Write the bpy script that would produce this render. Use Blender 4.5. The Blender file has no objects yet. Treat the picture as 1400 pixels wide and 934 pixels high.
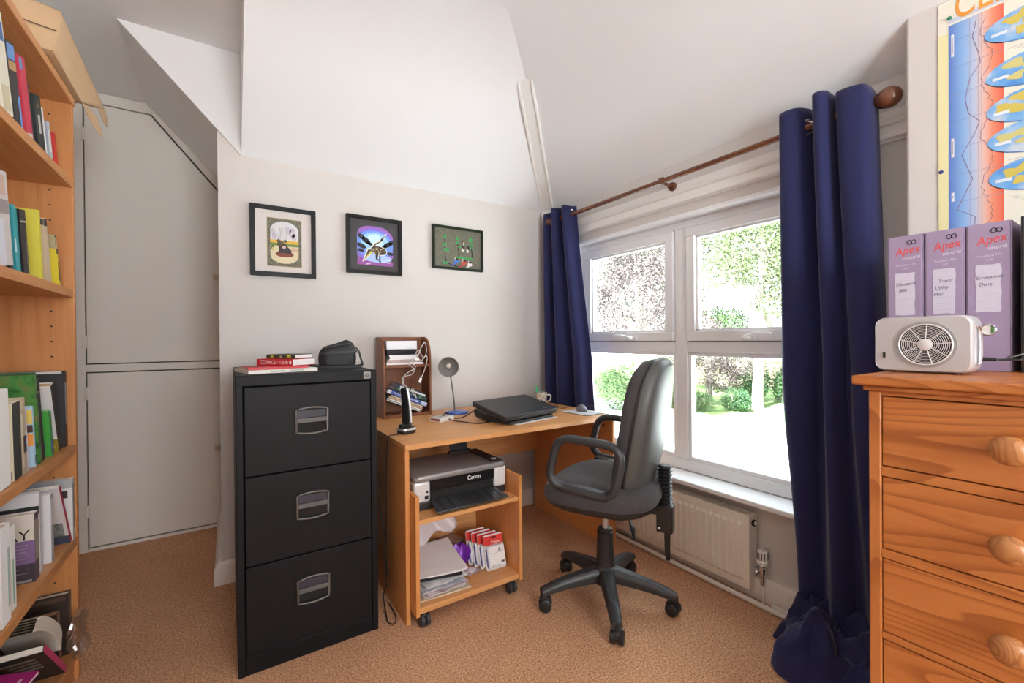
import bpy, bmesh, math, random
import numpy as np
from mathutils import Vector, Matrix, Euler

# ------------------------------------------------------------------ camera, world, light, exposure
SC = bpy.context.scene
COL = SC.collection
PI = math.pi
R = math.radians

def _cam():
    yaw, pitch, roll = 0.577410, 0.005125, -0.0080992
    cy, sy, cp, sp = math.cos(yaw), math.sin(yaw), math.cos(pitch), math.sin(pitch)
    right = Vector((cy, -sy, 0)); fwd = Vector((sy, cy, 0)); up = Vector((0, 0, 1))
    f2 = cp * fwd - sp * up
    u2 = sp * fwd + cp * up
    cr, sr = math.cos(roll), math.sin(roll)
    r3 = cr * right + sr * u2
    u3 = -sr * right + cr * u2
    m = Matrix(((r3.x, u3.x, -f2.x, 0), (r3.y, u3.y, -f2.y, 0), (r3.z, u3.z, -f2.z, 1.135), (0, 0, 0, 1)))
    cd = bpy.data.cameras.new('camera')
    cd.sensor_width = 36.0
    cd.lens = 598.13 / 1400 * 36.0
    cd.clip_start = 0.02
    cd.clip_end = 400
    o = bpy.data.objects.new('camera', cd)
    COL.objects.link(o)
    o.matrix_world = m
    SC.camera = o
_cam()

SC.view_settings.view_transform = 'Standard'
SC.view_settings.look = 'None'
SC.view_settings.exposure = 0.27
SC.view_settings.gamma = 1.0
SC.view_settings.use_curve_mapping = False
SC.cycles.diffuse_bounces = 7
SC.cycles.max_bounces = 16
SC.cycles.transparent_max_bounces = 16

w = bpy.data.worlds.new('sky')
SC.world = w
w.use_nodes = True
nt = w.node_tree
bg = nt.nodes['Background']
tc = nt.nodes.new('ShaderNodeTexCoord')
sx = nt.nodes.new('ShaderNodeSeparateXYZ')
rp = nt.nodes.new('ShaderNodeValToRGB')
nt.links.new(tc.outputs['Generated'], sx.inputs[0])
nt.links.new(sx.outputs['Z'], rp.inputs[0])
nt.links.new(rp.outputs[0], bg.inputs[0])
rp.color_ramp.elements[0].position = 0.0
rp.color_ramp.elements[0].color = (0.93, 0.97, 1.0, 1)
rp.color_ramp.elements[1].position = 0.7
rp.color_ramp.elements[1].color = (0.82, 0.91, 1.0, 1)
bg.inputs[1].default_value = 3.4

def add_light(name, typ, loc, rot, energy, color=(1, 1, 1), **k):
    ld = bpy.data.lights.new(name, typ)
    ld.energy = energy
    ld.color = color
    for a, b in k.items():
        setattr(ld, a, b)
    o = bpy.data.objects.new(name, ld)
    COL.objects.link(o)
    o.location = loc
    o.rotation_euler = rot
    return o

add_light('sun', 'SUN', (0, 0, 30), (0, R(-38), R(12)), 48.0, (0.93, 0.98, 1.0), angle=R(2))
# sky light through the window and an added, unseen rear one: portals guide the sky light, nothing is added by them
p = add_light('window_portal', 'AREA', (2.16, 1.46, 1.11), (0, R(90), 0), 1.0, shape='RECTANGLE', size=1.36, size_y=1.62)
p.data.cycles.is_portal = True
p = add_light('added_window_portal', 'AREA', (0.55, -2.06, 1.45), (R(90), 0, 0), 1.0, shape='RECTANGLE', size=1.2, size_y=1.1)
p.data.cycles.is_portal = True
# unseen fill light added behind the camera to brighten the room
add_light('rear_fill_light', 'AREA', (0.55, -1.86, 1.45), (R(90), 0, 0), 46.0, (0.95, 0.98, 1.0), shape='RECTANGLE', size=1.1, size_y=1.0)

# ------------------------------------------------------------------ materials
MATS = {}
def _new(name):
    m = bpy.data.materials.new(name)
    m.use_nodes = True
    n = m.node_tree
    b = n.nodes['Principled BSDF']
    return m, n, b

def mat(name, col=(.8, .8, .8), rough=.5, metal=0.0, bump=0.0, bscale=200.0, var=0.0, vscale=6.0, spec=None, emit=0, sheen=0, coat=0):
    """plain surface: optional fine bump and a slight colour variation"""
    if name in MATS:
        return MATS[name]
    m, n, b = _new(name)
    b.inputs['Base Color'].default_value = (*col, 1)
    b.inputs['Roughness'].default_value = rough
    b.inputs['Metallic'].default_value = metal
    if spec is not None:
        b.inputs['Specular IOR Level'].default_value = spec
    if sheen:
        b.inputs['Sheen Weight'].default_value = sheen
        b.inputs['Sheen Roughness'].default_value = .4
    if coat:
        b.inputs['Coat Weight'].default_value = coat
        b.inputs['Coat Roughness'].default_value = .15
    tcn = n.nodes.new('ShaderNodeTexCoord')
    if bump:
        t = n.nodes.new('ShaderNodeTexNoise'); t.inputs['Scale'].default_value = bscale; t.inputs['Detail'].default_value = 3
        bp = n.nodes.new('ShaderNodeBump'); bp.inputs['Strength'].default_value = bump; bp.inputs['Distance'].default_value = .004
        n.links.new(tcn.outputs['Object'], t.inputs['Vector'])
        n.links.new(t.outputs[0], bp.inputs['Height'])
        n.links.new(bp.outputs[0], b.inputs['Normal'])
    if var:
        t = n.nodes.new('ShaderNodeTexNoise'); t.inputs['Scale'].default_value = vscale; t.inputs['Detail'].default_value = 4
        mx = n.nodes.new('ShaderNodeMix'); mx.data_type = 'RGBA'
        n.links.new(tcn.outputs['Object'], t.inputs['Vector'])
        n.links.new(t.outputs[0], mx.inputs[0])
        mx.inputs[6].default_value = (*[max(0, c * (1 - var)) for c in col], 1)
        mx.inputs[7].default_value = (*[min(1, c * (1 + var)) for c in col], 1)
        n.links.new(mx.outputs[2], b.inputs['Base Color'])
    MATS[name] = m
    return m

def ramp(n, stops):
    r = n.nodes.new('ShaderNodeValToRGB')
    e = r.color_ramp.elements
    while len(e) > 1:
        e.remove(e[0])
    e[0].position = stops[0][0]; e[0].color = (*stops[0][1], 1)
    for p_, c in stops[1:]:
        x = e.new(p_); x.color = (*c, 1)
    return r

def wood(name, dark, light, axis='x', fine=90.0, long=2.2, rough=.42, rings=0.0, knots=False, coat=0.0):
    """wood: streaks stretched along one axis, optional wide growth rings and knots"""
    if name in MATS:
        return MATS[name]
    m, n, b = _new(name)
    L = n.links
    tcn = n.nodes.new('ShaderNodeTexCoord')
    mp = n.nodes.new('ShaderNodeMapping')
    s = [fine, fine, fine]; s['xyz'.index(axis)] = long
    mp.inputs['Scale'].default_value = s
    L.new(tcn.outputs['Object'], mp.inputs[0])
    t = n.nodes.new('ShaderNodeTexNoise'); t.inputs['Scale'].default_value = 1.0; t.inputs['Detail'].default_value = 5; t.inputs['Roughness'].default_value = .6
    L.new(mp.outputs[0], t.inputs['Vector'])
    mid = tuple((a + c) / 2 for a, c in zip(dark, light))
    r1 = ramp(n, [(.3, mid if rings else dark), (.7, light)])
    L.new(t.outputs[0], r1.inputs[0])
    out = r1.outputs[0]
    if rings:
        mp2 = n.nodes.new('ShaderNodeMapping')
        s2 = [rings, rings, rings]; s2['xyz'.index(axis)] = rings * .17
        mp2.inputs['Scale'].default_value = s2
        L.new(tcn.outputs['Object'], mp2.inputs[0])
        t2 = n.nodes.new('ShaderNodeTexNoise'); t2.inputs['Scale'].default_value = 1.0; t2.inputs['Detail'].default_value = 1.0; t2.inputs['Distortion'].default_value = .2
        L.new(mp2.outputs[0], t2.inputs['Vector'])
        mu = n.nodes.new('ShaderNodeMath'); mu.operation = 'MULTIPLY'; mu.inputs[1].default_value = 26.0
        L.new(t2.outputs[0], mu.inputs[0])
        fr = n.nodes.new('ShaderNodeMath'); fr.operation = 'FRACT'
        L.new(mu.outputs[0], fr.inputs[0])
        r2 = ramp(n, [(0, (1, 1, 1)), (.55, (.96, .93, .9)), (.86, (.70, .58, .48)), (.97, (.62, .5, .4)), (1, (1, 1, 1))])
        L.new(fr.outputs[0], r2.inputs[0])
        mx = n.nodes.new('ShaderNodeMix'); mx.data_type = 'RGBA'; mx.blend_type = 'MULTIPLY'; mx.inputs[0].default_value = .85
        L.new(out, mx.inputs[6]); L.new(r2.outputs[0], mx.inputs[7])
        out = mx.outputs[2]
    if knots:
        mp3 = n.nodes.new('ShaderNodeMapping')
        s3 = [5.2, 5.2, 5.2]; s3['xyz'.index(axis)] = 2.6
        mp3.inputs['Scale'].default_value = s3
        L.new(tcn.outputs['Object'], mp3.inputs[0])
        v = n.nodes.new('ShaderNodeTexVoronoi'); v.inputs['Scale'].default_value = 1.0
        L.new(mp3.outputs[0], v.inputs['Vector'])
        r3 = ramp(n, [(0, (.16, .09, .05)), (.045, (.3, .18, .1)), (.075, (.75, .6, .5)), (.12, (1, 1, 1))])
        L.new(v.outputs['Distance'], r3.inputs[0])
        mx = n.nodes.new('ShaderNodeMix'); mx.data_type = 'RGBA'; mx.blend_type = 'MULTIPLY'; mx.inputs[0].default_value = 1
        L.new(out, mx.inputs[6]); L.new(r3.outputs[0], mx.inputs[7])
        out = mx.outputs[2]
    L.new(out, b.inputs['Base Color'])
    b.inputs['Roughness'].default_value = rough
    if coat:
        b.inputs['Coat Weight'].default_value = coat
    bp = n.nodes.new('ShaderNodeBump'); bp.inputs['Strength'].default_value = .12; bp.inputs['Distance'].default_value = .001
    L.new(t.outputs[0], bp.inputs['Height']); L.new(bp.outputs[0], b.inputs['Normal'])
    MATS[name] = m
    return m

def patchy(name, cols, scale=20.0, rough=.6, detail=3, stretch=(1, 1, 1)):
    """printed or natural surface with patches of several colours"""
    if name in MATS:
        return MATS[name]
    m, n, b = _new(name)
    tcn = n.nodes.new('ShaderNodeTexCoord')
    mp = n.nodes.new('ShaderNodeMapping'); mp.inputs['Scale'].default_value = stretch
    n.links.new(tcn.outputs['Object'], mp.inputs[0])
    t = n.nodes.new('ShaderNodeTexNoise'); t.inputs['Scale'].default_value = scale; t.inputs['Detail'].default_value = detail
    n.links.new(mp.outputs[0], t.inputs['Vector'])
    k = len(cols)
    r = ramp(n, [(.3 + .4 * i / max(1, k - 1), c) for i, c in enumerate(cols)])
    n.links.new(t.outputs[0], r.inputs[0])
    n.links.new(r.outputs[0], b.inputs['Base Color'])
    b.inputs['Roughness'].default_value = rough
    MATS[name] = m
    return m

def gradient(name, stops, axis, a, b_, rough=.6):
    """colour ramp printed across one axis between coordinates a and b_"""
    m, n, b = _new(name)
    tcn = n.nodes.new('ShaderNodeTexCoord')
    s = n.nodes.new('ShaderNodeSeparateXYZ'); n.links.new(tcn.outputs['Object'], s.inputs[0])
    mr = n.nodes.new('ShaderNodeMapRange'); mr.inputs[1].default_value = a; mr.inputs[2].default_value = b_
    n.links.new(s.outputs['xyz'.index(axis)], mr.inputs[0])
    r = ramp(n, stops); n.links.new(mr.outputs[0], r.inputs[0])
    n.links.new(r.outputs[0], b.inputs['Base Color'])
    b.inputs['Roughness'].default_value = rough
    return m

def carpet_mat():
    m, n, b = _new('carpet_pile')
    L = n.links
    tcn = n.nodes.new('ShaderNodeTexCoord')
    t = n.nodes.new('ShaderNodeTexNoise'); t.inputs['Scale'].default_value = 150; t.inputs['Detail'].default_value = 5; t.inputs['Roughness'].default_value = .85
    t2 = n.nodes.new('ShaderNodeTexNoise'); t2.inputs['Scale'].default_value = 2.2; t2.inputs['Detail'].default_value = 4
    L.new(tcn.outputs['Object'], t.inputs['Vector']); L.new(tcn.outputs['Object'], t2.inputs['Vector'])
    r = ramp(n, [(.36, (.18, .072, .032)), (.46, (.50, .255, .135)), (.53, (.65, .36, .205)), (.64, (.95, .66, .45))])
    L.new(t.outputs[0], r.inputs[0])
    r2 = ramp(n, [(.35, (.88, .86, .84)), (.65, (1, 1, 1))])
    L.new(t2.outputs[0], r2.inputs[0])
    mx = n.nodes.new('ShaderNodeMix'); mx.data_type = 'RGBA'; mx.blend_type = 'MULTIPLY'; mx.inputs[0].default_value = 1
    L.new(r.outputs[0], mx.inputs[6]); L.new(r2.outputs[0], mx.inputs[7])
    L.new(mx.outputs[2], b.inputs['Base Color'])
    b.inputs['Roughness'].default_value = 1.0
    b.inputs['Specular IOR Level'].default_value = .1
    bp = n.nodes.new('ShaderNodeBump'); bp.inputs['Strength'].default_value = .28; bp.inputs['Distance'].default_value = .004
    L.new(t.outputs[0], bp.inputs['Height']); L.new(bp.outputs[0], b.inputs['Normal'])
    return m

def glass_mat():
    m = bpy.data.materials.new('window_glass')
    m.use_nodes = True
    n = m.node_tree
    n.nodes.clear()
    o = n.nodes.new('ShaderNodeOutputMaterial')
    mix = n.nodes.new('ShaderNodeMixShader')
    tr = n.nodes.new('ShaderNodeBsdfTransparent'); tr.inputs[0].default_value = (.96, .98, .97, 1)
    gl = n.nodes.new('ShaderNodeBsdfGlossy'); gl.inputs['Roughness'].default_value = .02
    lw_ = n.nodes.new('ShaderNodeLayerWeight')
    pw = n.nodes.new('ShaderNodeMath'); pw.operation = 'POWER'; pw.inputs[1].default_value = 5.0
    n.links.new(lw_.outputs['Facing'], pw.inputs[0])
    ma = n.nodes.new('ShaderNodeMath'); ma.operation = 'MULTIPLY_ADD'; ma.inputs[1].default_value = .6; ma.inputs[2].default_value = .025
    n.links.new(pw.outputs[0], ma.inputs[0])
    n.links.new(ma.outputs[0], mix.inputs[0]); n.links.new(tr.outputs[0], mix.inputs[1]); n.links.new(gl.outputs[0], mix.inputs[2])
    n.links.new(mix.outputs[0], o.inputs[0])
    return m

def thin_plastic():
    m = bpy.data.materials.new('clear_plastic')
    m.use_nodes = True
    n = m.node_tree
    n.nodes.clear()
    o = n.nodes.new('ShaderNodeOutputMaterial')
    mix = n.nodes.new('ShaderNodeMixShader'); mix.inputs[0].default_value = .30
    tr = n.nodes.new('ShaderNodeBsdfTransparent'); tr.inputs[0].default_value = (.97, .97, .98, 1)
    gl = n.nodes.new('ShaderNodeBsdfGlossy'); gl.inputs['Roughness'].default_value = .3
    n.links.new(tr.outputs[0], mix.inputs[1]); n.links.new(gl.outputs[0], mix.inputs[2]); n.links.new(mix.outputs[0], o.inputs[0])
    return m

WALL = mat('wall_paint', (.635, .598, .570), .85, bump=.10, bscale=160, var=.012, vscale=2)
CEIL = mat('ceiling_paint', (.83, .83, .84), .9, bump=.05, bscale=110, var=.01, vscale=2)
CREAM = mat('cupboard_paint', (.74, .69, .635), .6, bump=.05, bscale=60, var=.02)
TRIMW = mat('white_gloss_paint', (.82, .80, .77), .4)
SKIRT = mat('skirting_paint', (.80, .73, .66), .45, var=.05, vscale=14)
UPVC = mat('white_frame_plastic', (.84, .84, .85), .3)
SILLM = mat('sill_paint', (.88, .88, .88), .35)
CARPET = carpet_mat()
GLASS = glass_mat()
DARKGAP = mat('dark_gap', (.012, .011, .01), .9)
BEECH = wood('beech_laminate', (.60, .275, .095), (.74, .37, .145), 'x', 70, 3)
BEECHY = wood('beech_laminate_side', (.56, .23, .065), (.66, .30, .09), 'y', 70, 3)
BEECHZ = wood('beech_laminate_upright', (.60, .24, .07), (.70, .31, .10), 'z', 70, 3)
CASEW = wood('bookcase_veneer', (.46, .185, .055), (.58, .255, .09), 'z', 60, 3)
CASEY = wood('bookcase_veneer_shelf', (.47, .19, .06), (.60, .28, .105), 'y', 60, 3)
PINE = wood('waxed_pine', (.46, .145, .03), (.56, .20, .05), 'y', 80, 3, rough=.4, rings=5.0, knots=True)
PINEZ = wood('waxed_pine_upright', (.46, .15, .033), (.56, .20, .05), 'z', 80, 3, rough=.4, rings=2.6)
PINEK = wood('waxed_pine_knob', (.40, .16, .05), (.50, .215, .075), 'z', 60, 4, rough=.33, rings=14)
MAHOG = wood('mahogany_stain', (.16, .05, .018), (.25, .085, .032), 'z', 80, 4, rough=.4)
RODW = wood('curtain_rod_wood', (.11, .035, .014), (.19, .065, .026), 'y', 90, 4, rough=.25, coat=.4)
BLACKSTEEL = mat('black_painted_steel', (.0085, .0085, .0105), .5, bump=.05, bscale=300, spec=.22)
BLACKP = mat('black_plastic', (.018, .018, .019), .38)
GREYP = mat('charcoal_plastic', (.035, .036, .038), .42, bump=.06, bscale=350)
DARKP = mat('dark_grey_plastic', (.05, .05, .055), .5)
CHROME = mat('chrome', (.75, .75, .76), .15, 1.0)
STEEL = mat('brushed_steel', (.52, .51, .50), .35, 1.0)
SILVER = mat('silver_plastic', (.58, .57, .57), .32, .55)
SILVERL = mat('pale_silver_plastic', (.74, .73, .73), .35, .2)
FABRIC = mat('charcoal_seat_fabric', (.062, .057, .060), .95, bump=.3, bscale=600, var=.25, vscale=60, sheen=.15)
NAVY = mat('navy_curtain_cloth', (.0105, .0135, .078), .85, bump=.08, bscale=500, sheen=.18)
PAPER = mat('white_paper', (.83, .82, .82), .8)
PAGES = mat('page_edges', (.74, .68, .58), .9, bump=.4, bscale=300, var=.06, vscale=90)
PAGEW = mat('white_page_edges', (.80, .78, .76), .9, bump=.3, bscale=300, var=.04, vscale=90)
KRAFT = mat('brown_paper', (.56, .37, .215), .8, bump=.35, bscale=14, var=.10, vscale=9)
KRAFTD = mat('brown_paper_shaded', (.36, .20, .10), .85, bump=.25, bscale=14)  # darker kraft copy: the bag's underside shade painted into the colour
RADW = mat('radiator_enamel', (.86, .80, .70), .4, var=.03, vscale=8)
PIPEP = mat('painted_pipe', (.74, .68, .61), .45)
CLEARP = thin_plastic()
INK = mat('black_ink', (.012, .012, .014), .7)
WHITEI = mat('white_ink', (.85, .85, .85), .7)

_pc = {}
def plain(col, rough=.55):
    k = tuple(round(c, 3) for c in col) + (rough,)
    if k not in _pc:
        _pc[k] = mat('print_%d' % len(_pc), col, rough)
    return _pc[k]

# ------------------------------------------------------------------ mesh helpers
class MB:
    def __init__(self):
        self.bm = bmesh.new()
    def box(self, x0, x1, y0, y1, z0, z1, M=None):
        vs = [self.bm.verts.new((x, y, z)) for x in (x0, x1) for y in (y0, y1) for z in (z0, z1)]
        for f in ((0, 1, 3, 2), (4, 6, 7, 5), (0, 4, 5, 1), (2, 3, 7, 6), (0, 2, 6, 4), (1, 5, 7, 3)):
            self.bm.faces.new([vs[i] for i in f])
        if M is not None:
            for v in vs:
                v.co = M @ v.co
        return self
    def poly(self, pts):
        self.bm.faces.new([self.bm.verts.new(p_) for p_ in pts])
        return self
    def prism(self, pts, d):
        """polygon (3d points) extruded by vector d"""
        d = Vector(d)
        a = [self.bm.verts.new(p_) for p_ in pts]
        b = [self.bm.verts.new(Vector(p_) + d) for p_ in pts]
        n = len(pts)
        self.bm.faces.new(a[::-1]); self.bm.faces.new(b)
        for i in range(n):
            self.bm.faces.new((a[i], a[(i + 1) % n], b[(i + 1) % n], b[i]))
        return self
    def rings(self, rows, closed_u=True, cap0=True, cap1=True, closed_v=False):
        """skin a list of rings of equal point count"""
        vs = [[self.bm.verts.new(p_) for p_ in row] for row in rows]
        n = len(rows[0])
        m = len(rows)
        for j in range(m if closed_v else m - 1):
            A, B = vs[j], vs[(j + 1) % m]
            for i in range(n if closed_u else n - 1):
                self.bm.faces.new((A[i], A[(i + 1) % n], B[(i + 1) % n], B[i]))
        if closed_u and not closed_v:
            if cap0: self.bm.faces.new(vs[0][::-1])
            if cap1: self.bm.faces.new(vs[-1])
        return self
    def tube(self, pts, r, n=10, closed=False, flat=1.0, up=(0, 0, 1)):
        """round (or flattened) bar along a path; r may be a list"""
        P = [Vector(p_) for p_ in pts]
        m = len(P)
        rows = []
        prev = None
        for i in range(m):
            if closed:
                t = P[(i + 1) % m] - P[i - 1]
            else:
                t = P[min(i + 1, m - 1)] - P[max(i - 1, 0)]
            if t.length < 1e-9: t = Vector((0, 0, 1))
            t.normalize()
            u = Vector(up) if prev is None else prev
            u = u - t * u.dot(t)
            if u.length < 1e-3:
                u = Vector((1, 0, 0)) - t * t.x
                if u.length < 1e-3: u = Vector((0, 1, 0)) - t * t.y
            u.normalize(); prev = u
            v = t.cross(u)
            rr = r[i] if isinstance(r, (list, tuple)) else r
            rows.append([P[i] + rr * (math.cos(a) * u * flat + math.sin(a) * v) for a in [2 * PI * k / n for k in range(n)]])
        return self.rings(rows, closed_v=closed)
    def lathe(self, prof, o=(0, 0, 0), axis=(0, 0, 1), n=20, cap0=True, cap1=True):
        ax = Vector(axis).normalized()
        u = ax.orthogonal().normalized(); v = ax.cross(u); o = Vector(o)
        rows = [[o + ax * z + r * (math.cos(2 * PI * k / n) * u + math.sin(2 * PI * k / n) * v) for k in range(n)] for r, z in prof]
        return self.rings(rows, cap0=cap0, cap1=cap1)
    def cyl(self, p0, p1, r, r1=None, n=16):
        p0 = Vector(p0); p1 = Vector(p1)
        return self.lathe([(r, 0), (r if r1 is None else r1, (p1 - p0).length)], p0, p1 - p0, n)
    def ball(self, c, r, n=14, k=9, s=(1, 1, 1)):
        rows = []
        for j in range(1, k):
            a = PI * j / k
            rows.append([(c[0] + s[0] * r * math.sin(a) * math.cos(2 * PI * i / n), c[1] + s[1] * r * math.sin(a) * math.sin(2 * PI * i / n), c[2] - s[2] * r * math.cos(a)) for i in range(n)])
        return self.rings(rows)
    def ell(self, c, ru, rv, u=(1, 0, 0), v=(0, 0, 1), n=24):
        c = Vector(c); u = Vector(u); v = Vector(v)
        return self.poly([c + u * ru * math.cos(2 * PI * i / n) + v * rv * math.sin(2 * PI * i / n) for i in range(n)])
    def build(self, name, m, parent=None, smooth=35, bevel=0, seg=2, loc=None, rot=None, sub=0, kind=None, label=None):
        me = bpy.data.meshes.new(name)
        bmesh.ops.recalc_face_normals(self.bm, faces=self.bm.faces)
        self.bm.to_mesh(me); self.bm.free()
        o = bpy.data.objects.new(name, me)
        COL.objects.link(o)
        if m is not None: me.materials.append(m)
        if smooth:
            me.shade_smooth()
            me.set_sharp_from_angle(angle=R(smooth))
        if parent is not None: o.parent = parent
        if loc is not None: o.location = loc
        if rot is not None: o.rotation_euler = rot
        if bevel:
            b = o.modifiers.new('bevel', 'BEVEL'); b.width = bevel; b.segments = seg; b.limit_method = 'ANGLE'; b.angle_limit = R(40)
        if sub:
            s = o.modifiers.new('subdivision', 'SUBSURF'); s.levels = sub; s.render_levels = sub
        if kind: o['kind'] = kind
        if label: o['label'] = label
        return o

def B(name, m, parent, x0, x1, y0, y1, z0, z1, bevel=.0015, **k):
    return MB().box(x0, x1, y0, y1, z0, z1).build(name, m, parent, bevel=bevel, **k)

def thing(name, label, cat, loc=(0, 0, 0), rotz=0.0, group=None, rot=None):
    o = bpy.data.objects.new(name, None)
    o.empty_display_size = .05
    COL.objects.link(o)
    o.location = loc
    o.rotation_euler = rot if rot else (0, 0, rotz)
    o['label'] = label
    o['category'] = cat
    if group: o['group'] = group
    return o

def tag(o, label, cat, group=None):
    o['label'] = label; o['category'] = cat
    if group: o['group'] = group
    return o

def struct(o):
    o['kind'] = 'structure'
    return o

def sroot(name, loc=(0, 0, 0)):
    o = bpy.data.objects.new(name, None); COL.objects.link(o); o.location = loc
    o['kind'] = 'structure'
    return o

def copytree(o, parent=None):
    c = o.copy(); COL.objects.link(c)
    c.parent = parent
    for ch in list(o.children):
        copytree(ch, c)
    return c

def text(name, body, size, m, parent, loc, rot, ext=.0002, sx=1.0, shear=0.0, align='CENTER'):
    cu = bpy.data.curves.new(name, 'FONT')
    cu.body = body; cu.size = size; cu.extrude = ext; cu.align_x = align; cu.align_y = 'CENTER'; cu.shear = shear
    o = bpy.data.objects.new(name, cu)
    COL.objects.link(o)
    cu.materials.append(m)
    me = bpy.data.meshes.new_from_object(o)
    bpy.data.objects.remove(o); bpy.data.curves.remove(cu)
    me.name = name
    o = bpy.data.objects.new(name, me)
    COL.objects.link(o)
    if not me.materials: me.materials.append(m)
    o.parent = parent; o.location = loc; o.rotation_euler = rot; o.scale = (sx, 1, 1)
    return o

def rrect(w_, h_, r, n=6):
    """rounded rectangle outline centred on the origin"""
    pts = []
    for cx, cy, a0 in ((w_ / 2 - r, h_ / 2 - r, 0), (-w_ / 2 + r, h_ / 2 - r, 90), (-w_ / 2 + r, -h_ / 2 + r, 180), (w_ / 2 - r, -h_ / 2 + r, 270)):
        for k in range(n + 1):
            a = R(a0 + 90 * k / n)
            pts.append((cx + r * math.cos(a), cy + r * math.sin(a)))
    return pts

def spline(pts, n=8):
    """Catmull-Rom through the points"""
    P = [Vector(p_) for p_ in pts]
    out = []
    for i in range(len(P) - 1):
        p0 = P[max(i - 1, 0)]; p1 = P[i]; p2 = P[i + 1]; p3 = P[min(i + 2, len(P) - 1)]
        for k in range(n):
            t = k / n
            out.append(.5 * ((2 * p1) + (-p0 + p2) * t + (2 * p0 - 5 * p1 + 4 * p2 - p3) * t * t + (-p0 + 3 * p1 - 3 * p2 + p3) * t ** 3))
    out.append(P[-1])
    return out

# ------------------------------------------------------------------ the setting: room shell
YB, XW, XP, ZC = 2.465, 1.95, 1.80, 2.5          # back wall, window wall, poster wall, flat ceiling
struct(B('floor', CARPET, None, -.85, 2.1, -2.05, 3.35, -.12, 0, bevel=0))

struct(MB().prism([(-.029, YB, 0), (2.1, YB, 0), (2.1, YB, 2.2), (.066, YB, 2.2), (-.029, YB, 2.13)], (0, .08, 0)).build('wall_back', WALL, None))
struct(MB().prism([(-.395, YB - .012, 2.52), (.066, YB - .012, 2.52), (.066, YB - .012, 2.022), (-.02, YB - .012, 2.114)], (0, .06, 0)).build('wall_bulkhead', CEIL, None, bevel=.003))
struct(B('wall_alcove_side', WALL, None, -.029, .07, YB + .002, 3.36, 0, 2.5, bevel=0))
struct(B('wall_alcove_back', CREAM, None, -.80, .06, 3.253, 3.36, 0, 2.6, bevel=0))
struct(B('wall_left', WALL, None, -.85, -.75, -2.05, 3.36, 0, 2.6, bevel=0))
m_ = MB()
m_.box(XW, 2.12, .48, YB + .1, -.1, .43).box(XW, 2.12, .48, YB + .1, 1.768, 2.2)
m_.box(XW, 2.12, 2.25, YB + .1, .43, 1.768).box(XW, 2.12, .48, .67, .43, 1.768)
struct(m_.build('wall_window', WALL, None, bevel=0))
struct(B('wall_right', WALL, None, XP, 2.12, -2.05, .478, -.1, 2.3, bevel=.008))
m_ = MB()
m_.box(-.85, 2.12, -2.05, -1.9, -.1, .9).box(-.85, 2.12, -2.05, -1.9, 2.0, 2.6)
m_.box(-.85, -.05, -2.05, -1.9, .9, 2.0).box(1.15, 2.12, -2.05, -1.9, .9, 2.0)
struct(m_.build('wall_rear', WALL, None, bevel=0))

struct(B('ceiling', CEIL, None, -.9, 1.34, -2.1, 3.4, ZC + .002, 2.62, bevel=0))
# sloping ceilings: over the picture wall, over the window wall, over the alcove
def cove(low, fold, t, flat_end):
    """slope running up to a softly rounded fold and on into the flat ceiling"""
    lo = Vector(low); f = Vector(fold)
    d = (lo - f).normalized()
    p0 = f + d * t; p2 = f + Vector((flat_end, .004)) ; p1 = f
    pts = [lo]
    for k in range(13):
        q = k / 12
        pts.append((1 - q) ** 2 * p0 + 2 * q * (1 - q) * p1 + q * q * p2)
    return pts + [Vector((pts[-1].x, 2.6)), Vector((lo.x, 2.6))]
struct(MB().prism([(.066, a, b) for a, b in cove((YB + .1, 2.025 - .069), (1.778, ZC), .30, -.30)], (2.1, 0, 0)).build('ceiling', CEIL, None, smooth=30))
struct(MB().prism([(a, -2.1, b) for a, b in cove((2.2, 2.035 - .1625), (1.235, ZC), .30, -.30)], (0, 4.7, 0)).build('ceiling', CEIL, None, smooth=30))
struct(MB().prism([(-.39, YB + .02, 2.514), (.02, YB + .02, 2.074), (.02, YB + .02, 2.55), (-.39, YB + .02, 2.55)], (0, .86, 0)).build('ceiling', CEIL, None, bevel=0))

# cover strip running down the valley between the two slopes and on down the corner
def valley_trim():
    A = Vector((1.268, 1.812, 2.452)); Bp = Vector((1.895, 2.44, 2.045)); Cc = Vector((1.905, 2.45, 1.93))
    d = (Bp - A).normalized(); nrm = Vector((-.66, -.69, -2.0)).normalized()
    u = d.cross(nrm).normalized(); nn = u.cross(d).normalized()
    if nn.z > 0: nn = -nn
    mb = MB()
    def strip(w0, w1, t0, t1):
        q = [A + u * w0 + nn * t0, A + u * w1 + nn * t0, A + u * w1 + nn * t1, A + u * w0 + nn * t1]
        q2 = [v + (Bp - A) for v in q]
        q3 = [v + (Cc - A) for v in q]
        mb.rings([q, q2, q3])
    strip(-.034, .034, -.02, .012)
    strip(-.042, -.028, -.02, .019)
    strip(.028, .042, -.02, .019)
    return struct(mb.build('trim_1', TRIMW, None, bevel=.003))
valley_trim()

# moulding above the window
prof = [(0, 1.812), (-.010, 1.812), (-.010, 1.816), (-.030, 1.820), (-.034, 1.828), (-.034, 1.838), (-.022, 1.842), (-.022, 1.848), (-.014, 1.850), (-.014, 1.866), (-.026, 1.869), (-.030, 1.876), (-.030, 1.884), (-.020, 1.889), (-.012, 1.891), (-.012, 1.920), (0, 1.922)]
struct(MB().rings([[(XW + a, y, z) for a, z in prof] for y in (.482, 2.44)]).build('trim_2', TRIMW, None, smooth=20))

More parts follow.
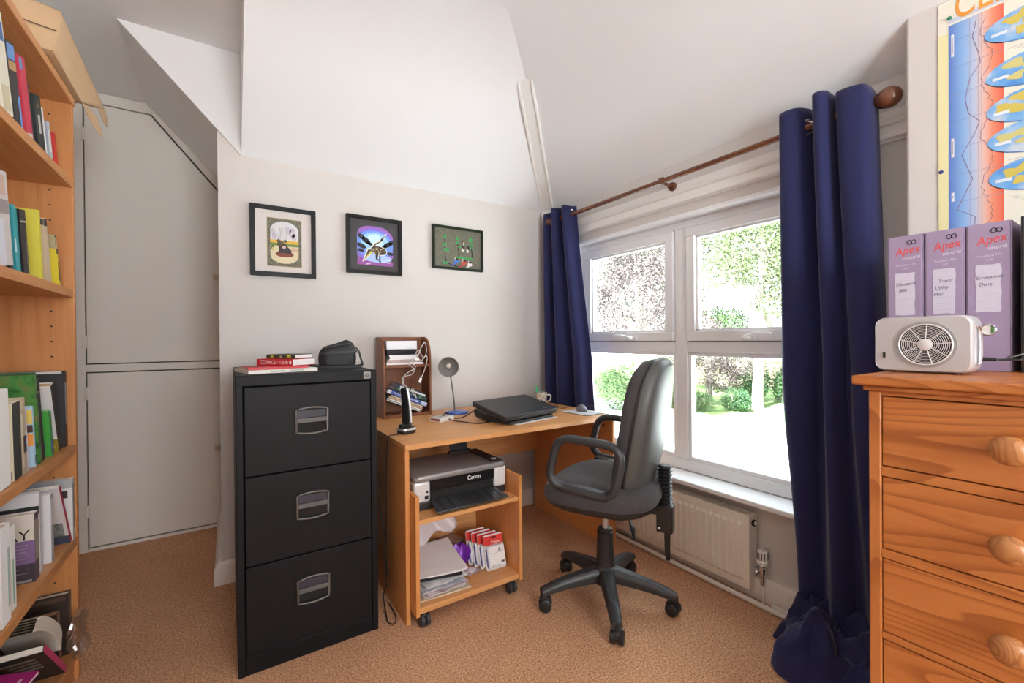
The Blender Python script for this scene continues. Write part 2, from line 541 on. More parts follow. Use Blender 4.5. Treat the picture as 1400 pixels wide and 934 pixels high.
# skirting boards
sk = [(0, 0), (-.019, 0), (-.019, .078), (-.013, .093), (-.006, .101), (0, .103)]
struct(MB().rings([[(-.029 + a * 1.65, YB + a, z) for a, z in sk], [(XW, YB + a, z) for a, z in sk]]).build('baseboard_back', SKIRT, None))
sk2 = [(0, 0), (-.032, 0), (-.028, .080), (-.018, .108), (-.006, .118), (0, .12)]
struct(MB().rings([[(-.029 + a, 2.465 + a * .6, z) for a, z in sk2], [(-.029 + a, 3.23, z) for a, z in sk2]]).build('baseboard_alcove', SKIRT, None, smooth=0))
struct(MB().rings([[(XW - .018 + a if a < 0 else XW, y, z) for a, z in sk] for y in (.48, YB)]).build('baseboard_window', SKIRT, None))
struct(MB().rings([[(XP + a, y, z) for a, z in sk] for y in (-1.9, .478)]).build('baseboard_right', SKIRT, None))

# built-in cupboard doors in the alcove
YD = 3.232
fr = MB()
fr.prism([(-.75, YD, 0), (-.640, YD, 0), (-.640, YD, 2.5), (-.75, YD, 2.5)], (0, .03, 0))
fr.prism([(-.640, YD, .975), (-.03, YD, .975), (-.03, YD, 1.016), (-.640, YD, 1.016)], (0, .03, 0))
fr.prism([(-.640, YD, 2.442), (-.352, YD, 2.442), (-.352, YD, 2.5), (-.640, YD, 2.5)], (0, .03, 0))
fr.prism([(-.352, YD, 2.5), (-.352, YD, 2.442), (-.030, YD, 2.058), (-.030, YD, 2.14)], (0, .03, 0))
fr.prism([(-.640, YD, 0), (-.03, YD, 0), (-.03, YD, .018), (-.640, YD, .018)], (0, .03, 0))
struct(fr.build('trim_3', CREAM, None, bevel=.002))
struct(B('door_gap_shade', DARKGAP, None, -.66, -.03, YD + .021, YD + .0215, .01, 2.49, bevel=0))  # near-black sheet standing in for the shade in the door gaps
def cupboard_door(name, pts, zk, hz):
    r_ = sroot(name, (0, 0, 0))
    MB().prism([(x, YD - .002, z) for x, z in pts], (0, .02, 0)).build('door_panel', CREAM, r_, bevel=.002)
    k = MB().lathe([(.006, 0), (.006, .012), (.014, .018), (.017, .026), (.013, .034), (.004, .037)], (-.052, YD - .002, zk), (0, -1, 0), 16).build('knob', mat('wooden_knob', (.62, .50, .37), .5), r_, smooth=60)
    for z in hz:
        h = MB().box(-.652, -.630, YD - .006, YD + .004, z - .035, z + .035)
        h.cyl((-.641, YD - .006, z - .035), (-.641, YD - .006, z + .035), .004, n=8)
        h.build('hinge', CREAM, r_, bevel=.001)
cupboard_door('door_1', [(-.634, 1.022), (-.032, 1.022), (-.032, 2.046), (-.356, 2.434), (-.634, 2.434)], 1.53, (1.14, 2.26))
cupboard_door('door_2', [(-.634, .026), (-.032, .026), (-.032, .969), (-.634, .969)], .49, (.22, .86))

# ------------------------------------------------------------------ the window
W1 = sroot('window_1')
def member(name, y0, y1, z0, z1, x0=2.028, x1=2.09, par=W1, bev=.004):
    return B(name, UPVC, par, x0, x1, y0, y1, z0, z1, bevel=bev)
member('jamb', 2.19, 2.25, .435, 1.768)
member('jamb', .67, .73, .435, 1.768)
member('head', .73, 2.19, 1.714, 1.768)
member('bottom_rail', .73, 2.19, .435, .492)
member('mullion', 1.424, 1.498, .492, 1.714)
member('transom', 1.498, 2.19, 1.058, 1.116)
member('transom', .73, 1.424, 1.058, 1.116)
for (a, b_) in ((1.498, 2.19), (.73, 1.424)):
    s = MB()
    x0, x1 = 2.012, 2.06
    c = .050
    za, zb = 1.119, 1.711
    a2, b2 = a + .003, b_ - .003
    for (y0, y1, z0, z1) in ((a2, b2, za, za + c), (a2, b2, zb - c, zb), (a2, a2 + c, za + c, zb - c), (b2 - c, b2, za + c, zb - c)):
        s.box(x0, x1, y0, y1, z0, z1)
    sash = s.build('sash', UPVC, W1, bevel=.004)
    g = MB()
    for (y0, y1, z0, z1) in ((a - .004, b_ + .004, za - .006, za + .004), (a - .004, b_ + .004, zb - .004, zb + .006), (a - .004, a + .008, za, zb), (b_ - .008, b_ + .004, za, zb)):
        g.box(2.046, 2.056, y0, y1, z0, z1)
    g.build('gasket', mat('seal_grey', (.16, .16, .16), .7), W1, smooth=0)
    g = MB()
    for (y0, y1, z0, z1) in ((a2 + c, b2 - c, za + c, za + c + .012), (a2 + c, b2 - c, zb - c - .012, zb - c), (a2 + c, a2 + c + .012, za + c, zb - c), (b2 - c - .012, b2 - c, za + c, zb - c)):
        g.box(2.026, 2.058, y0, y1, z0, z1)
    g.build('glazing_bead', UPVC, sash, bevel=.002)
    B('pane', GLASS, sash, 2.044, 2.048, a2 + c, b2 - c, za + c, zb - c, bevel=0)
    g = MB()
    for (y0, y1, z0, z1) in ((a, b_, .492, .510), (a, b_, 1.040, 1.058), (a, a + .018, .510, 1.040), (b_ - .018, b_, .510, 1.040)):
        g.box(2.036, 2.075, y0, y1, z0, z1)
    g.build('glazing_bead', UPVC, W1, bevel=.002)
    B('pane', GLASS, W1, 2.056, 2.060, a + .003, b_ - .003, .495, 1.055, bevel=0)
def win_handle(y, sgn):
    h = MB().box(1.998, 2.012, y - .030, y + .030, 1.124, 1.144)
    h.cyl((2.0, y, 1.136), (1.975, y, 1.138), .010, n=12)
    h.tube(spline([(1.975, y - sgn * .008, 1.136), (1.968, y + sgn * .02, 1.146), (1.966, y + sgn * .06, 1.154), (1.970, y + sgn * .112, 1.152)], 5), [.009] * 6 + [.008] * 5 + [.0075] * 4 + [.006], 10, flat=.7)
    o = h.build('handle', UPVC, W1, bevel=.002, smooth=50)
    MB().cyl((1.974, y, 1.138), (1.9725, y, 1.138), .005, n=10).build('key_hole', INK, o)
struct(MB().box(1.944, 2.029, .66, 2.258, 1.752, 1.7675).build('trim_5', UPVC, None, bevel=.002))
struct(MB().box(1.944, 2.029, 2.238, 2.2495, .435, 1.752).build('trim_6', UPVC, None, bevel=.002))
win_handle(1.775, 1)
win_handle(1.085, -1)
struct(B('window_sill', SILLM, None, 1.868, 2.03, .50, 2.36, .412, .434, bevel=.005))

# unseen rear window, added so fill light can come from behind the camera
W2 = sroot('added_rear_window')
for (x0, x1, z0, z1) in ((-.05, 1.15, .9, .96), (-.05, 1.15, 1.94, 2.0), (-.05, .01, .96, 1.94), (1.09, 1.15, .96, 1.94), (.52, .58, .96, 1.94)):
    B('frame', UPVC, W2, x0, x1, -2.0, -1.94, z0, z1)
B('pane', GLASS, W2, .01, .52, -1.975, -1.97, .96, 1.94, bevel=0)
B('pane', GLASS, W2, .58, 1.09, -1.975, -1.97, .96, 1.94, bevel=0)

# ------------------------------------------------------------------ outdoors
GZ = -2.8
CONC = mat('pale_driveway', (.72, .715, .71), .9, var=.05, vscale=1.5)
LAWN = patchy('lawn_grass', [(.10, .18, .05), (.20, .30, .10), (.28, .38, .16)], 1.6, .95, 6)
struct(B('ground', CONC, None, -60, 90, -60, 90, GZ - .2, GZ, bevel=0))
lw = MB().prism([(20.3, 10.4, GZ), (20.9, 14.5, GZ), (20.6, 21, GZ), (19.5, 45, GZ), (80, 60, GZ), (85, 2, GZ), (24, 4, GZ), (20.6, 8, GZ)], (0, 0, .06)).build('lawn', LAWN, None)
struct(lw)
BARK = patchy('tree_bark', [(.17, .14, .11), (.33, .29, .24), (.42, .39, .34)], 6, .95, 5, (1, 1, .3))
def leafmat(name, a, b_, c):
    m = patchy(name, [a, b_, c], 1.3, .7, 5)
    return m
LEAF = {'green': leafmat('leaf_green', (.03, .075, .022), (.075, .135, .042), (.14, .21, .085)),
        'dark': leafmat('leaf_dark_green', (.02, .065, .025), (.05, .11, .04), (.08, .16, .06)),
        'copper': leafmat('leaf_copper', (.04, .028, .028), (.095, .07, .067), (.20, .165, .155)),
        'lime': leafmat('leaf_yellow_green', (.055, .085, .028), (.13, .165, .07), (.24, .26, .15)),
        'mixed': leafmat('leaf_mixed', (.03, .065, .035), (.085, .085, .06), (.17, .155, .115))}
def leaves(blobs, n, size, seed):
    """leaf clusters: small quads scattered through ellipsoid blobs (cx,cy,cz,rx,ry,rz)"""
    rng = np.random.default_rng(seed)
    vol = np.array([b[3] * b[4] * b[5] for b in blobs]) ** .67
    cnt = np.maximum(10, (n * vol / vol.sum()).astype(int))
    P = []
    for b, k in zip(blobs, cnt):
        d = rng.normal(size=(k, 3)); d /= np.linalg.norm(d, axis=1)[:, None]
        r = (.55 + .45 * rng.random(k) ** .6) * (1 + .18 * np.sin(5 * d[:, 0] + seed) * np.cos(4 * d[:, 1] + 2 * d[:, 2]))
        P.append(np.array(b[:3]) + d * r[:, None] * np.array(b[3:]))
    P = np.concatenate(P)
    k = len(P)
    u = rng.normal(size=(k, 3)); u /= np.linalg.norm(u, axis=1)[:, None]
    v = np.cross(u, rng.normal(size=(k, 3))); v /= np.linalg.norm(v, axis=1)[:, None]
    s = (size * (.6 + .8 * rng.random(k)))[:, None]
    V = np.stack([P - u * s, P + v * s * .6, P + u * s, P - v * s * .6], 1).reshape(-1, 3)
    return V, np.arange(4 * k).reshape(-1, 4)
def crown(name, m, parent, blobs, n, size, seed):
    V, F = leaves(blobs, n, size, seed)
    me = bpy.data.meshes.new(name)
    me.from_pydata(V.tolist(), [], F.tolist())
    me.materials.append(m)
    o = bpy.data.objects.new(name, me); COL.objects.link(o)
    o.parent = parent; o['kind'] = 'stuff'
    return o
def tree(name, label, x, y, h, rt, leaf, blobs, n, size, seed, lean=(0, 0), fork=None, group='trees outside the window'):
    t = thing(name, label, 'tree', (x, y, GZ), 0, group)
    tr = MB()
    pts = spline([(0, 0, 0), (lean[0] * .25, lean[1] * .25, h * .25), (lean[0] * .6, lean[1] * .6, h * .55), (lean[0], lean[1], h * .85)], 5)
    tr.tube(pts, [rt * (1.5 if i == 0 else 1.1 - .75 * i / len(pts)) for i in range(len(pts))], 12)
    rnd = random.Random(seed)
    for k in range(9):
        i = rnd.randint(7, 14); p0 = pts[i]
        b = blobs[rnd.randrange(len(blobs))]
        q = Vector(b[:3]) * .85 + p0 * .15
        mid = (p0 + q) / 2 + Vector((0, 0, .12 * h * rnd.random()))
        tr.tube(spline([p0, mid, q], 4), [rt * .34 * (1 - .09 * j) for j in range(9)], 7)
    if fork:
        tr.tube(spline(fork, 5), [rt * (.62 - .025 * j) for j in range(5 * (len(fork) - 1) + 1)], 10)
    tr.build('trunk', BARK, t, smooth=60)
    crown('foliage', LEAF[leaf], t, blobs, n, size, seed)
    return t
def shrub(label, x, y, r, h, leaf, n, size, seed):
    t = thing('garden_shrub', label, 'shrub', (x, y, GZ), 0, 'shrubs along the far edge of the drive')
    st = MB()
    rnd = random.Random(seed)
    for k in range(5):
        a = rnd.random() * 6.28
        st.tube([(0, 0, 0), (.2 * r * math.cos(a), .2 * r * math.sin(a), h * .4), (.5 * r * math.cos(a), .5 * r * math.sin(a), h * .75)], [.05, .035, .015], 6)
    st.build('stem', BARK, t)
    blobs = [(0, 0, h * .5, r, r, h * .5)]
    for k in range(4):
        a = rnd.random() * 6.28
        blobs.append((r * .6 * math.cos(a), r * .6 * math.sin(a), h * (.3 + .4 * rnd.random()), r * .55, r * .55, h * .3))
    crown('foliage', LEAF[leaf], t, blobs, n, size, seed)
    return t
tree('garden_tree', 'copper leaved tree filling the upper left window pane', 16.5, 14.3, 7.5, .2, 'copper',
     [(0, 0, 5.6, 2.4, 2.4, 2.2), (-.9, 1.5, 7.2, 1.7, 1.7, 1.5), (.9, -1.0, 6.6, 1.8, 1.6, 1.6), (1.3, -1.2, 4.6, 1.5, 1.5, 1.1), (-.8, 1.2, 4.6, 1.5, 1.5, 1.2), (-.2, 0, 8.4, 1.5, 1.5, 1.2)], 22000, .055, 3)
tree('garden_tree', 'broad yellow green tree seen through the upper right window pane', 24.0, 12.6, 11, .27, 'lime',
     [(.2, 0, 8.6, 2.4, 2.4, 1.9), (-1.2, 1.0, 7.6, 1.5, 1.5, 1.2), (1.0, -1.8, 7.8, 2.0, 2.0, 1.7), (.6, -.8, 10.2, 2.0, 2.0, 1.4), (.7, -1.0, 5.8, 1.6, 1.5, .9), (1.6, -2.0, 5.9, 1.5, 1.4, 1.0), (-.3, 1.6, 9.9, 1.4, 1.4, 1.0)], 24000, .062, 5,
     lean=(.4, -.2))
tree('garden_tree', 'green tree with a forked grey trunk beside the lawn edge', 28.7, 13.4, 12, .3, 'mixed',
     [(.5, -1.2, 9.2, 2.6, 2.6, 2.2), (-1.4, 1.8, 9.6, 2.0, 2.0, 1.6), (2.2, -2.8, 8.0, 2.0, 2.0, 1.7), (0, 0, 11.6, 2.4, 2.4, 1.5)], 18000, .07, 8,
     lean=(.9, -.6), fork=[(.1, -.05, 2.6), (-.5, .5, 4.4), (-.8, 1.2, 6.6)])
tree('garden_tree', 'tall pale green tree behind the copper leaved tree', 24.0, 20.5, 12, .28, 'mixed',
     [(0, 0, 7.8, 3.0, 3.0, 2.8), (-1.5, 2.2, 9.4, 2.2, 2.2, 2.0), (1.4, -2.2, 9.6, 2.1, 2.1, 2.0), (0, 0, 11, 2.2, 2.2, 1.5), (.6, -2.6, 6.6, 1.7, 1.7, 1.3)], 20000, .07, 12)
tree('garden_tree', 'copper tree with drooping branches standing over the low shrubs', 23.2, 14.9, 6.6, .2, 'copper',
     [(0, 0, 3.5, 2.0, 2.0, 1.3), (.9, -1.2, 2.6, 1.2, 1.2, .9), (-.9, 1.2, 2.9, 1.3, 1.3, 1.0), (-.2, .9, 4.6, 1.5, 1.5, .9), (.2, -.6, 1.7, 1.0, 1.0, .9)], 18000, .05, 15)
tree('garden_tree', 'large dark green tree right of the lawn hidden mostly by the curtain', 30.0, 9.2, 11, .32, 'green',
     [(0, 0, 7.6, 3.0, 3.0, 2.6), (0, 1.8, 9.6, 2.2, 2.2, 1.6), (0, -2, 8.8, 2.4, 2.4, 2)], 12000, .08, 19)
tree('garden_tree', 'small bright green tree far behind the middle of the right panes', 28.2, 17.9, 6.2, .16, 'green',
     [(0, 0, 4.6, 1.7, 1.7, 1.5), (-.8, 1.0, 5.4, 1.1, 1.1, .9), (.8, -.9, 5.0, 1.2, 1.1, 1.0)], 9000, .06, 33)
shrub('bright green shrub behind the chair back', 18.4, 16.6, 1.7, 2.7, 'green', 11000, .045, 21)
shrub('tall green shrub seen past the left curtain', 16.9, 18.8, 1.6, 2.4, 'green', 9000, .045, 22)
shrub('low leafy green shrub at the drive edge below the copper tree', 21.0, 14.2, .9, 1.1, 'green', 6000, .038, 23)
shrub('rounded dark green shrub left of the grey tree trunk', 22.6, 13.0, .75, 1.25, 'dark', 6000, .036, 24)
shrub('dark laurel bush behind the grey tree trunk', 27.0, 14.4, 1.0, 2.6, 'dark', 5000, .05, 25)
shrub('dark laurel bush right of the grey tree trunk', 27.4, 12.9, .7, 2.2, 'dark', 4000, .05, 26)
shrub('yellow green shrub next to the mullion', 21.3, 15.4, .9, 1.5, 'lime', 5000, .04, 27)
BRK = patchy('old_brick', [(.30, .20, .15), (.42, .31, .24), (.50, .42, .34)], 5, .9)
hr = thing('garden_wall', 'weathered brick garden wall behind the shrubs', 'wall', (33.5, 19.5, GZ), R(108))
cs = MB()
for k in range(7):
    for j in range(int(40)):
        x0 = -4.6 + j * .23 + (.115 if k % 2 else 0)
        cs.box(x0, x0 + .215, -.05, .05, .02 + k * .30, .30 + k * .30 - .012)
o_ = cs.build('brick', BRK, hr, smooth=0); o_['kind'] = 'stuff'
B('coping', BRK, hr, -4.7, 4.8, -.09, .09, 2.11, 2.20)

# ------------------------------------------------------------------ heating: radiator and pipes
def radiator():
    t = thing('radiator', 'cream enamel panel radiator with flutes under the window sill', 'radiator', (1.87, 1.02, .048))
    L_, H_ = .80, .315
    mb = MB()
    # pressed front sheet: flutes as raised ribs
    rows = []
    pitch = .0333
    n = int((L_ - .05) / pitch)
    ys = [0]
    prof = [(0, 0)]
    for k in range(n):
        y0 = .025 + k * pitch
        prof += [(y0, 0), (y0 + .006, .010), (y0 + pitch - .009, .010), (y0 + pitch - .003, 0)]
    prof.append((L_, 0))
    def row(z, f):
        return [(-d * f, y, z) for y, d in prof]
    mb.rings([row(0, 0), row(.032, 0), row(.045, 1), row(H_ - .045, 1), row(H_ - .032, 0), row(H_, 0)], closed_u=False)
    mb.build('front_panel', RADW, t, smooth=20)
    B('back_panel', RADW, t, .004, .058, .004, L_ - .004, .0, H_ - .012, bevel=.002)
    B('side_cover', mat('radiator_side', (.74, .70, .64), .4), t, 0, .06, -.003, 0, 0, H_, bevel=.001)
    B('side_cover', RADW, t, 0, .06, L_, L_ + .003, 0, H_, bevel=.001)
    g = MB()
    g.box(0, .008, 0, L_, H_, H_ + .004).box(.052, .06, 0, L_, H_, H_ + .004).box(.008, .052, 0, .02, H_, H_ + .004)
    for k in range(60):
        y = .026 + k * .0128
        g.box(.008, .052, y, y + .006, H_, H_ + .004)
    g.build('top_grille', RADW, t, smooth=0)
    B('grille_recess', DARKGAP, t, .009, .051, .021, L_ - .003, H_ - .010, H_ - .008, bevel=0)
    MB().cyl((.03, -.003, H_ - .03), (.03, -.012, H_ - .03), .014, n=18).build('vent_plug', INK, t)
    MB().cyl((.03, -.010, H_ - .03), (.03, -.017, H_ - .03), .008, n=14).build('vent_screw', TRIMW, t)
    # thermostatic valve at the near end
    v = MB()
    v.lathe([(.006, -.012), (.010, -.010), (.010, .03), (.014, .034), (.014, .05), (.008, .055)], (.032, -.042, .042), (0, 0, 1), 14)
    v.cyl((.032, -.042, .078), (.032, .0, .078), .011)
    v.cyl((.032, -.022, .078), (.032, -.012, .078), .018, n=6)
    v.lathe([(.016, .05), (.016, .062), (.012, .066), (.012, .082)], (.032, -.042, .042), n=14)
    vb = v.build('valve_body', CHROME, t)
    h = MB().lathe([(.012, .0), (.022, .004), (.024, .018), (.021, .022), (.021, .026), (.0205, .058), (.018, .064), (.006, .066)], (.032, -.042, .115), n=28)
    hd = h.build('valve_head', mat('valve_plastic', (.84, .82, .78), .4), t, smooth=30)
    s = MB()
    for k in range(12):
        a = 2 * PI * k / 12 + .3
        c = Vector((.032 + .0212 * math.cos(a), -.042 + .0212 * math.sin(a), .158))
        s.box(-.0006, .0006, -.0018, .0018, -.014, .014, Matrix.Translation(c) @ Matrix.Rotation(a, 4, 'Z'))
    s.build('slot', mat('slot_shadow', (.10, .10, .10), .6), hd, smooth=0)
    MB().cyl((.032, -.042, -.046), (.032, -.042, .032), .007).build('riser_pipe', PIPEP, t)
    return t
radiator()
pp = MB().tube([(1.861, 2.40, .0115), (1.861, 1.4, .012), (1.861, .50, .0115)], .011, 12).build('heating_pipe', PIPEP, None)
tag(pp, 'long painted heating pipe along the carpet edge below the radiator', 'pipe')
pp = MB().tube([(1.893, .935, .0115), (1.893, .49, .0115)], .0105, 12).build('heating_pipe', PIPEP, None)
tag(pp, 'short second heating pipe running behind the right curtain from the valve', 'pipe')

# ------------------------------------------------------------------ curtain rod and curtains
def rod():
    t = thing('curtain_rod', 'dark wooden curtain rod with round finials above the window', 'curtain rod', (1.85, 0, 1.928))
    MB().cyl((0, .598, 0), (0, 2.30, 0), .0125, n=18).build('pole', RODW, t)
    for y, s in ((.598, -1), (2.30, 1)):
        MB().lathe([(.0125, -.010), (.018, -.008), (.018, .003), (.013, .008), (.013, .016), (.021, .018), (.021, .025), (.016, .029), (.025, .036), (.032, .050), (.0345, .064), (.032, .079), (.023, .092), (.009, .099)], (0, y, 0), (0, s, 0), 24).build('finial', RODW, t, smooth=50)
    for y in (.64, 1.44, 2.25):
        b = MB().lathe([(.0185, -.010), (.0185, .010)], (0, y, 0), (0, 1, 0), 20)
        b.cyl((.012, y, -.006), (.075, y, -.012), .008)
        b.lathe([(.019, .070), (.023, .078), (.023, .092), (.019, .098)], (0, y, -.012), (1, 0, 0), 18)
        b.build('bracket', RODW, t, smooth=40)
    return t
rod()

def curtain(name, label, top, low, ztop, zlow, eyes, puddle=None, mid=None, seed=1, dip=None, nu=150, nv=60):
    t = thing(name, label, 'curtain', (low[len(low) // 2][0], low[len(low) // 2][1], 0), 0, 'navy curtains')
    ox, oy = t.location.x, t.location.y
    def samp(pts):
        s = spline([(p_[0], p_[1], 0) for p_ in pts], 14)
        d = [0]
        for a, b_ in zip(s, s[1:]): d.append(d[-1] + (b_ - a).length)
        out = []
        j = 0
        for k in range(nu + 1):
            q = d[-1] * k / nu
            while j < len(d) - 2 and d[j + 1] < q: j += 1
            f = (q - d[j]) / max(1e-9, d[j + 1] - d[j])
            out.append(s[j].lerp(s[j + 1], f))
        return out
    A = samp(top); C_ = samp(low)
    M_ = samp(mid) if mid else None
    rng = random.Random(seed)
    ph = [rng.random() * 6.28 for _ in range(8)]
    rows = []
    for j in range(nv + 1):
        v = j / nv
        row = []
        for i in range(nu + 1):
            u = i / nu
            if M_:
                if v < .5:
                    f = (v / .5) ** 1.2; p_ = A[i].lerp(M_[i], f)
                else:
                    f = (v - .5) / .5; f = f * f * (3 - 2 * f); p_ = M_[i].lerp(C_[i], f)
            else:
                f = v ** .9; p_ = A[i].lerp(C_[i], f)
            zt = ztop + (dip(u) if dip else 0)
            z = zt + (zlow - zt) * v
            wv = .006 * math.sin(9 * u + 5 * v + ph[0]) * v + .004 * math.sin(23 * u - 8 * v + ph[1]) * v
            row.append((p_.x + wv - ox, p_.y + .5 * wv - oy, z))
        rows.append(row)
    if puddle:
        # cloth heaped on the carpet: folds running out from where the drop twists
        cx, cy, radii, hh = puddle
        rnd = random.Random(seed + 3)
        nt_, nr_ = 150, 46
        def rad(a):
            k = a / (2 * PI) * len(radii); i0 = int(k) % len(radii); f = k - int(k); f = f * f * (3 - 2 * f)
            return radii[i0] * (1 - f) + radii[(i0 + 1) % len(radii)] * f
        def ridge(x_, sharp=1.6): return (.5 + .5 * math.cos(2 * x_)) ** (.7 * sharp)
        mb2 = MB(); rr = []
        for j in range(1, nr_ + 1):
            r = j / nr_
            row = []
            for i in range(nt_):
                a = 2 * PI * i / nt_
                sw = a + 1.1 * r + .25 * math.sin(6 * r + 2 * a)
                e = ridge(2.5 * sw + .6) * .60 + ridge(4.5 * sw - 2.6 * r + 1.0, 1.2) * .30 + ridge(7 * sw + 5 * r, 1.0) * .14
                e2 = ridge(3.0 * a - 7.0 * r + .4, 1.3)
                env = (1 - r ** 2.2) ** .8
                z = hh * env * (.34 + .62 * e * (.35 + .65 * min(1, r * 2.5)) + .25 * e2 * r) + .010 * (1 - r) + .022 * math.sqrt(max(0, 1 - r ** 6)) * (.5 + .5 * ridge(9 * a + 2))
                R_ = rad(a) * (1 + .07 * math.sin(5 * a + 1) + .05 * math.sin(11 * a + 2))
                row.append((cx + R_ * r * math.cos(a) + .012 * math.sin(9 * a + 8 * r) * r - ox, cy + R_ * r * math.sin(a) + .012 * math.cos(8 * a - 9 * r) * r - oy, max(.004, z)))
            rr.append(row)
        ho = mb2.rings(rr, cap0=True, cap1=False).build('pooled_hem', NAVY, t, smooth=80, sub=1)
        tx = bpy.data.textures.new('crumple', 'CLOUDS'); tx.noise_scale = .055; tx.noise_depth = 2
        dm = ho.modifiers.new('crumple', 'DISPLACE'); dm.texture = tx; dm.strength = .016; dm.mid_level = .42; dm.texture_coords = 'LOCAL'
    o = MB().rings(rows, closed_u=False).build('fabric', NAVY, t, smooth=80)
    s = o.modifiers.new('thickness', 'SOLIDIFY'); s.thickness = .003; s.offset = 0
    for (ex, ey, ez, az) in eyes:
        c = MB()
        ring = [Vector((.026 * math.cos(a), 0, .026 * math.sin(a))) for a in [2 * PI * k / 24 for k in range(24)]]
        Mx = Matrix.Translation((ex - ox, ey - oy, ez)) @ Matrix.Rotation(az, 4, 'Z')
        c.tube([Mx @ p_ for p_ in ring], .0065, 8, closed=True, flat=.6)
        c.build('eyelet', CHROME, t, smooth=60)
    return t
curtain('curtain', 'navy eyelet curtain right of the window bunched up on the carpet',
        [(1.845, .868), (1.818, .862), (1.808, .835), (1.818, .80), (1.85, .777), (1.885, .765), (1.89, .752), (1.865, .745), (1.82, .744), (1.79, .735), (1.782, .715), (1.80, .695), (1.84, .688), (1.86, .678), (1.84, .668), (1.80, .666), (1.786, .648), (1.784, .615), (1.792, .584), (1.82, .574), (1.86, .572), (1.89, .575)],
        [(1.838, .805), (1.80, .79), (1.79, .765), (1.81, .74), (1.82, .715), (1.79, .69), (1.76, .665), (1.775, .635), (1.80, .61), (1.785, .58), (1.75, .55), (1.765, .52), (1.79, .49), (1.80, .47)],
        2.000, .09, [(1.846, .778, 1.925, R(-55)), (1.86, .676, 1.925, R(60))],
        puddle=(1.765, .655, [.125, .15, .20, .19, .19, .22, .25, .25, .24, .22, .18, .14], .21),
        mid=[(1.838, .866), (1.81, .845), (1.805, .80), (1.83, .765), (1.86, .745), (1.86, .725), (1.82, .715), (1.785, .70), (1.782, .678), (1.815, .660), (1.84, .650), (1.83, .635), (1.795, .620), (1.778, .592), (1.785, .560), (1.82, .545), (1.86, .54)],
        seed=4, dip=lambda u: .010 * math.sin(PI * min(1, max(0, (u - .30) / .35))) - .040 * max(0, (u - .62) / .38) + .004 * math.sin(17 * u), nv=70)
curtain('curtain', 'navy eyelet curtain in the corner left of the window',
        [(1.90, 2.420), (1.86, 2.405), (1.815, 2.38), (1.835, 2.345), (1.89, 2.325), (1.87, 2.295), (1.81, 2.285), (1.795, 2.26), (1.84, 2.235), (1.89, 2.215), (1.87, 2.19), (1.81, 2.18), (1.80, 2.15), (1.845, 2.13), (1.865, 2.10)],
        [(1.90, 2.420), (1.85, 2.40), (1.80, 2.36), (1.81, 2.32), (1.87, 2.29), (1.875, 2.25), (1.81, 2.22), (1.79, 2.17), (1.83, 2.12), (1.87, 2.08), (1.84, 2.04), (1.795, 2.0), (1.80, 1.95), (1.84, 1.91), (1.845, 1.87)],
        1.992, .03, [(1.848, 2.128, 1.928, R(-40))], seed=9, dip=lambda u: -.03 * max(0, 1 - u / .25) - .015 * max(0, (u - .8) / .2), nu=130, nv=50,
        mid=[(1.90, 2.420), (1.855, 2.40), (1.805, 2.365), (1.825, 2.33), (1.875, 2.305), (1.87, 2.27), (1.81, 2.245), (1.79, 2.205), (1.835, 2.165), (1.875, 2.135), (1.86, 2.095), (1.80, 2.06), (1.80, 2.01), (1.84, 1.985), (1.85, 1.955)])

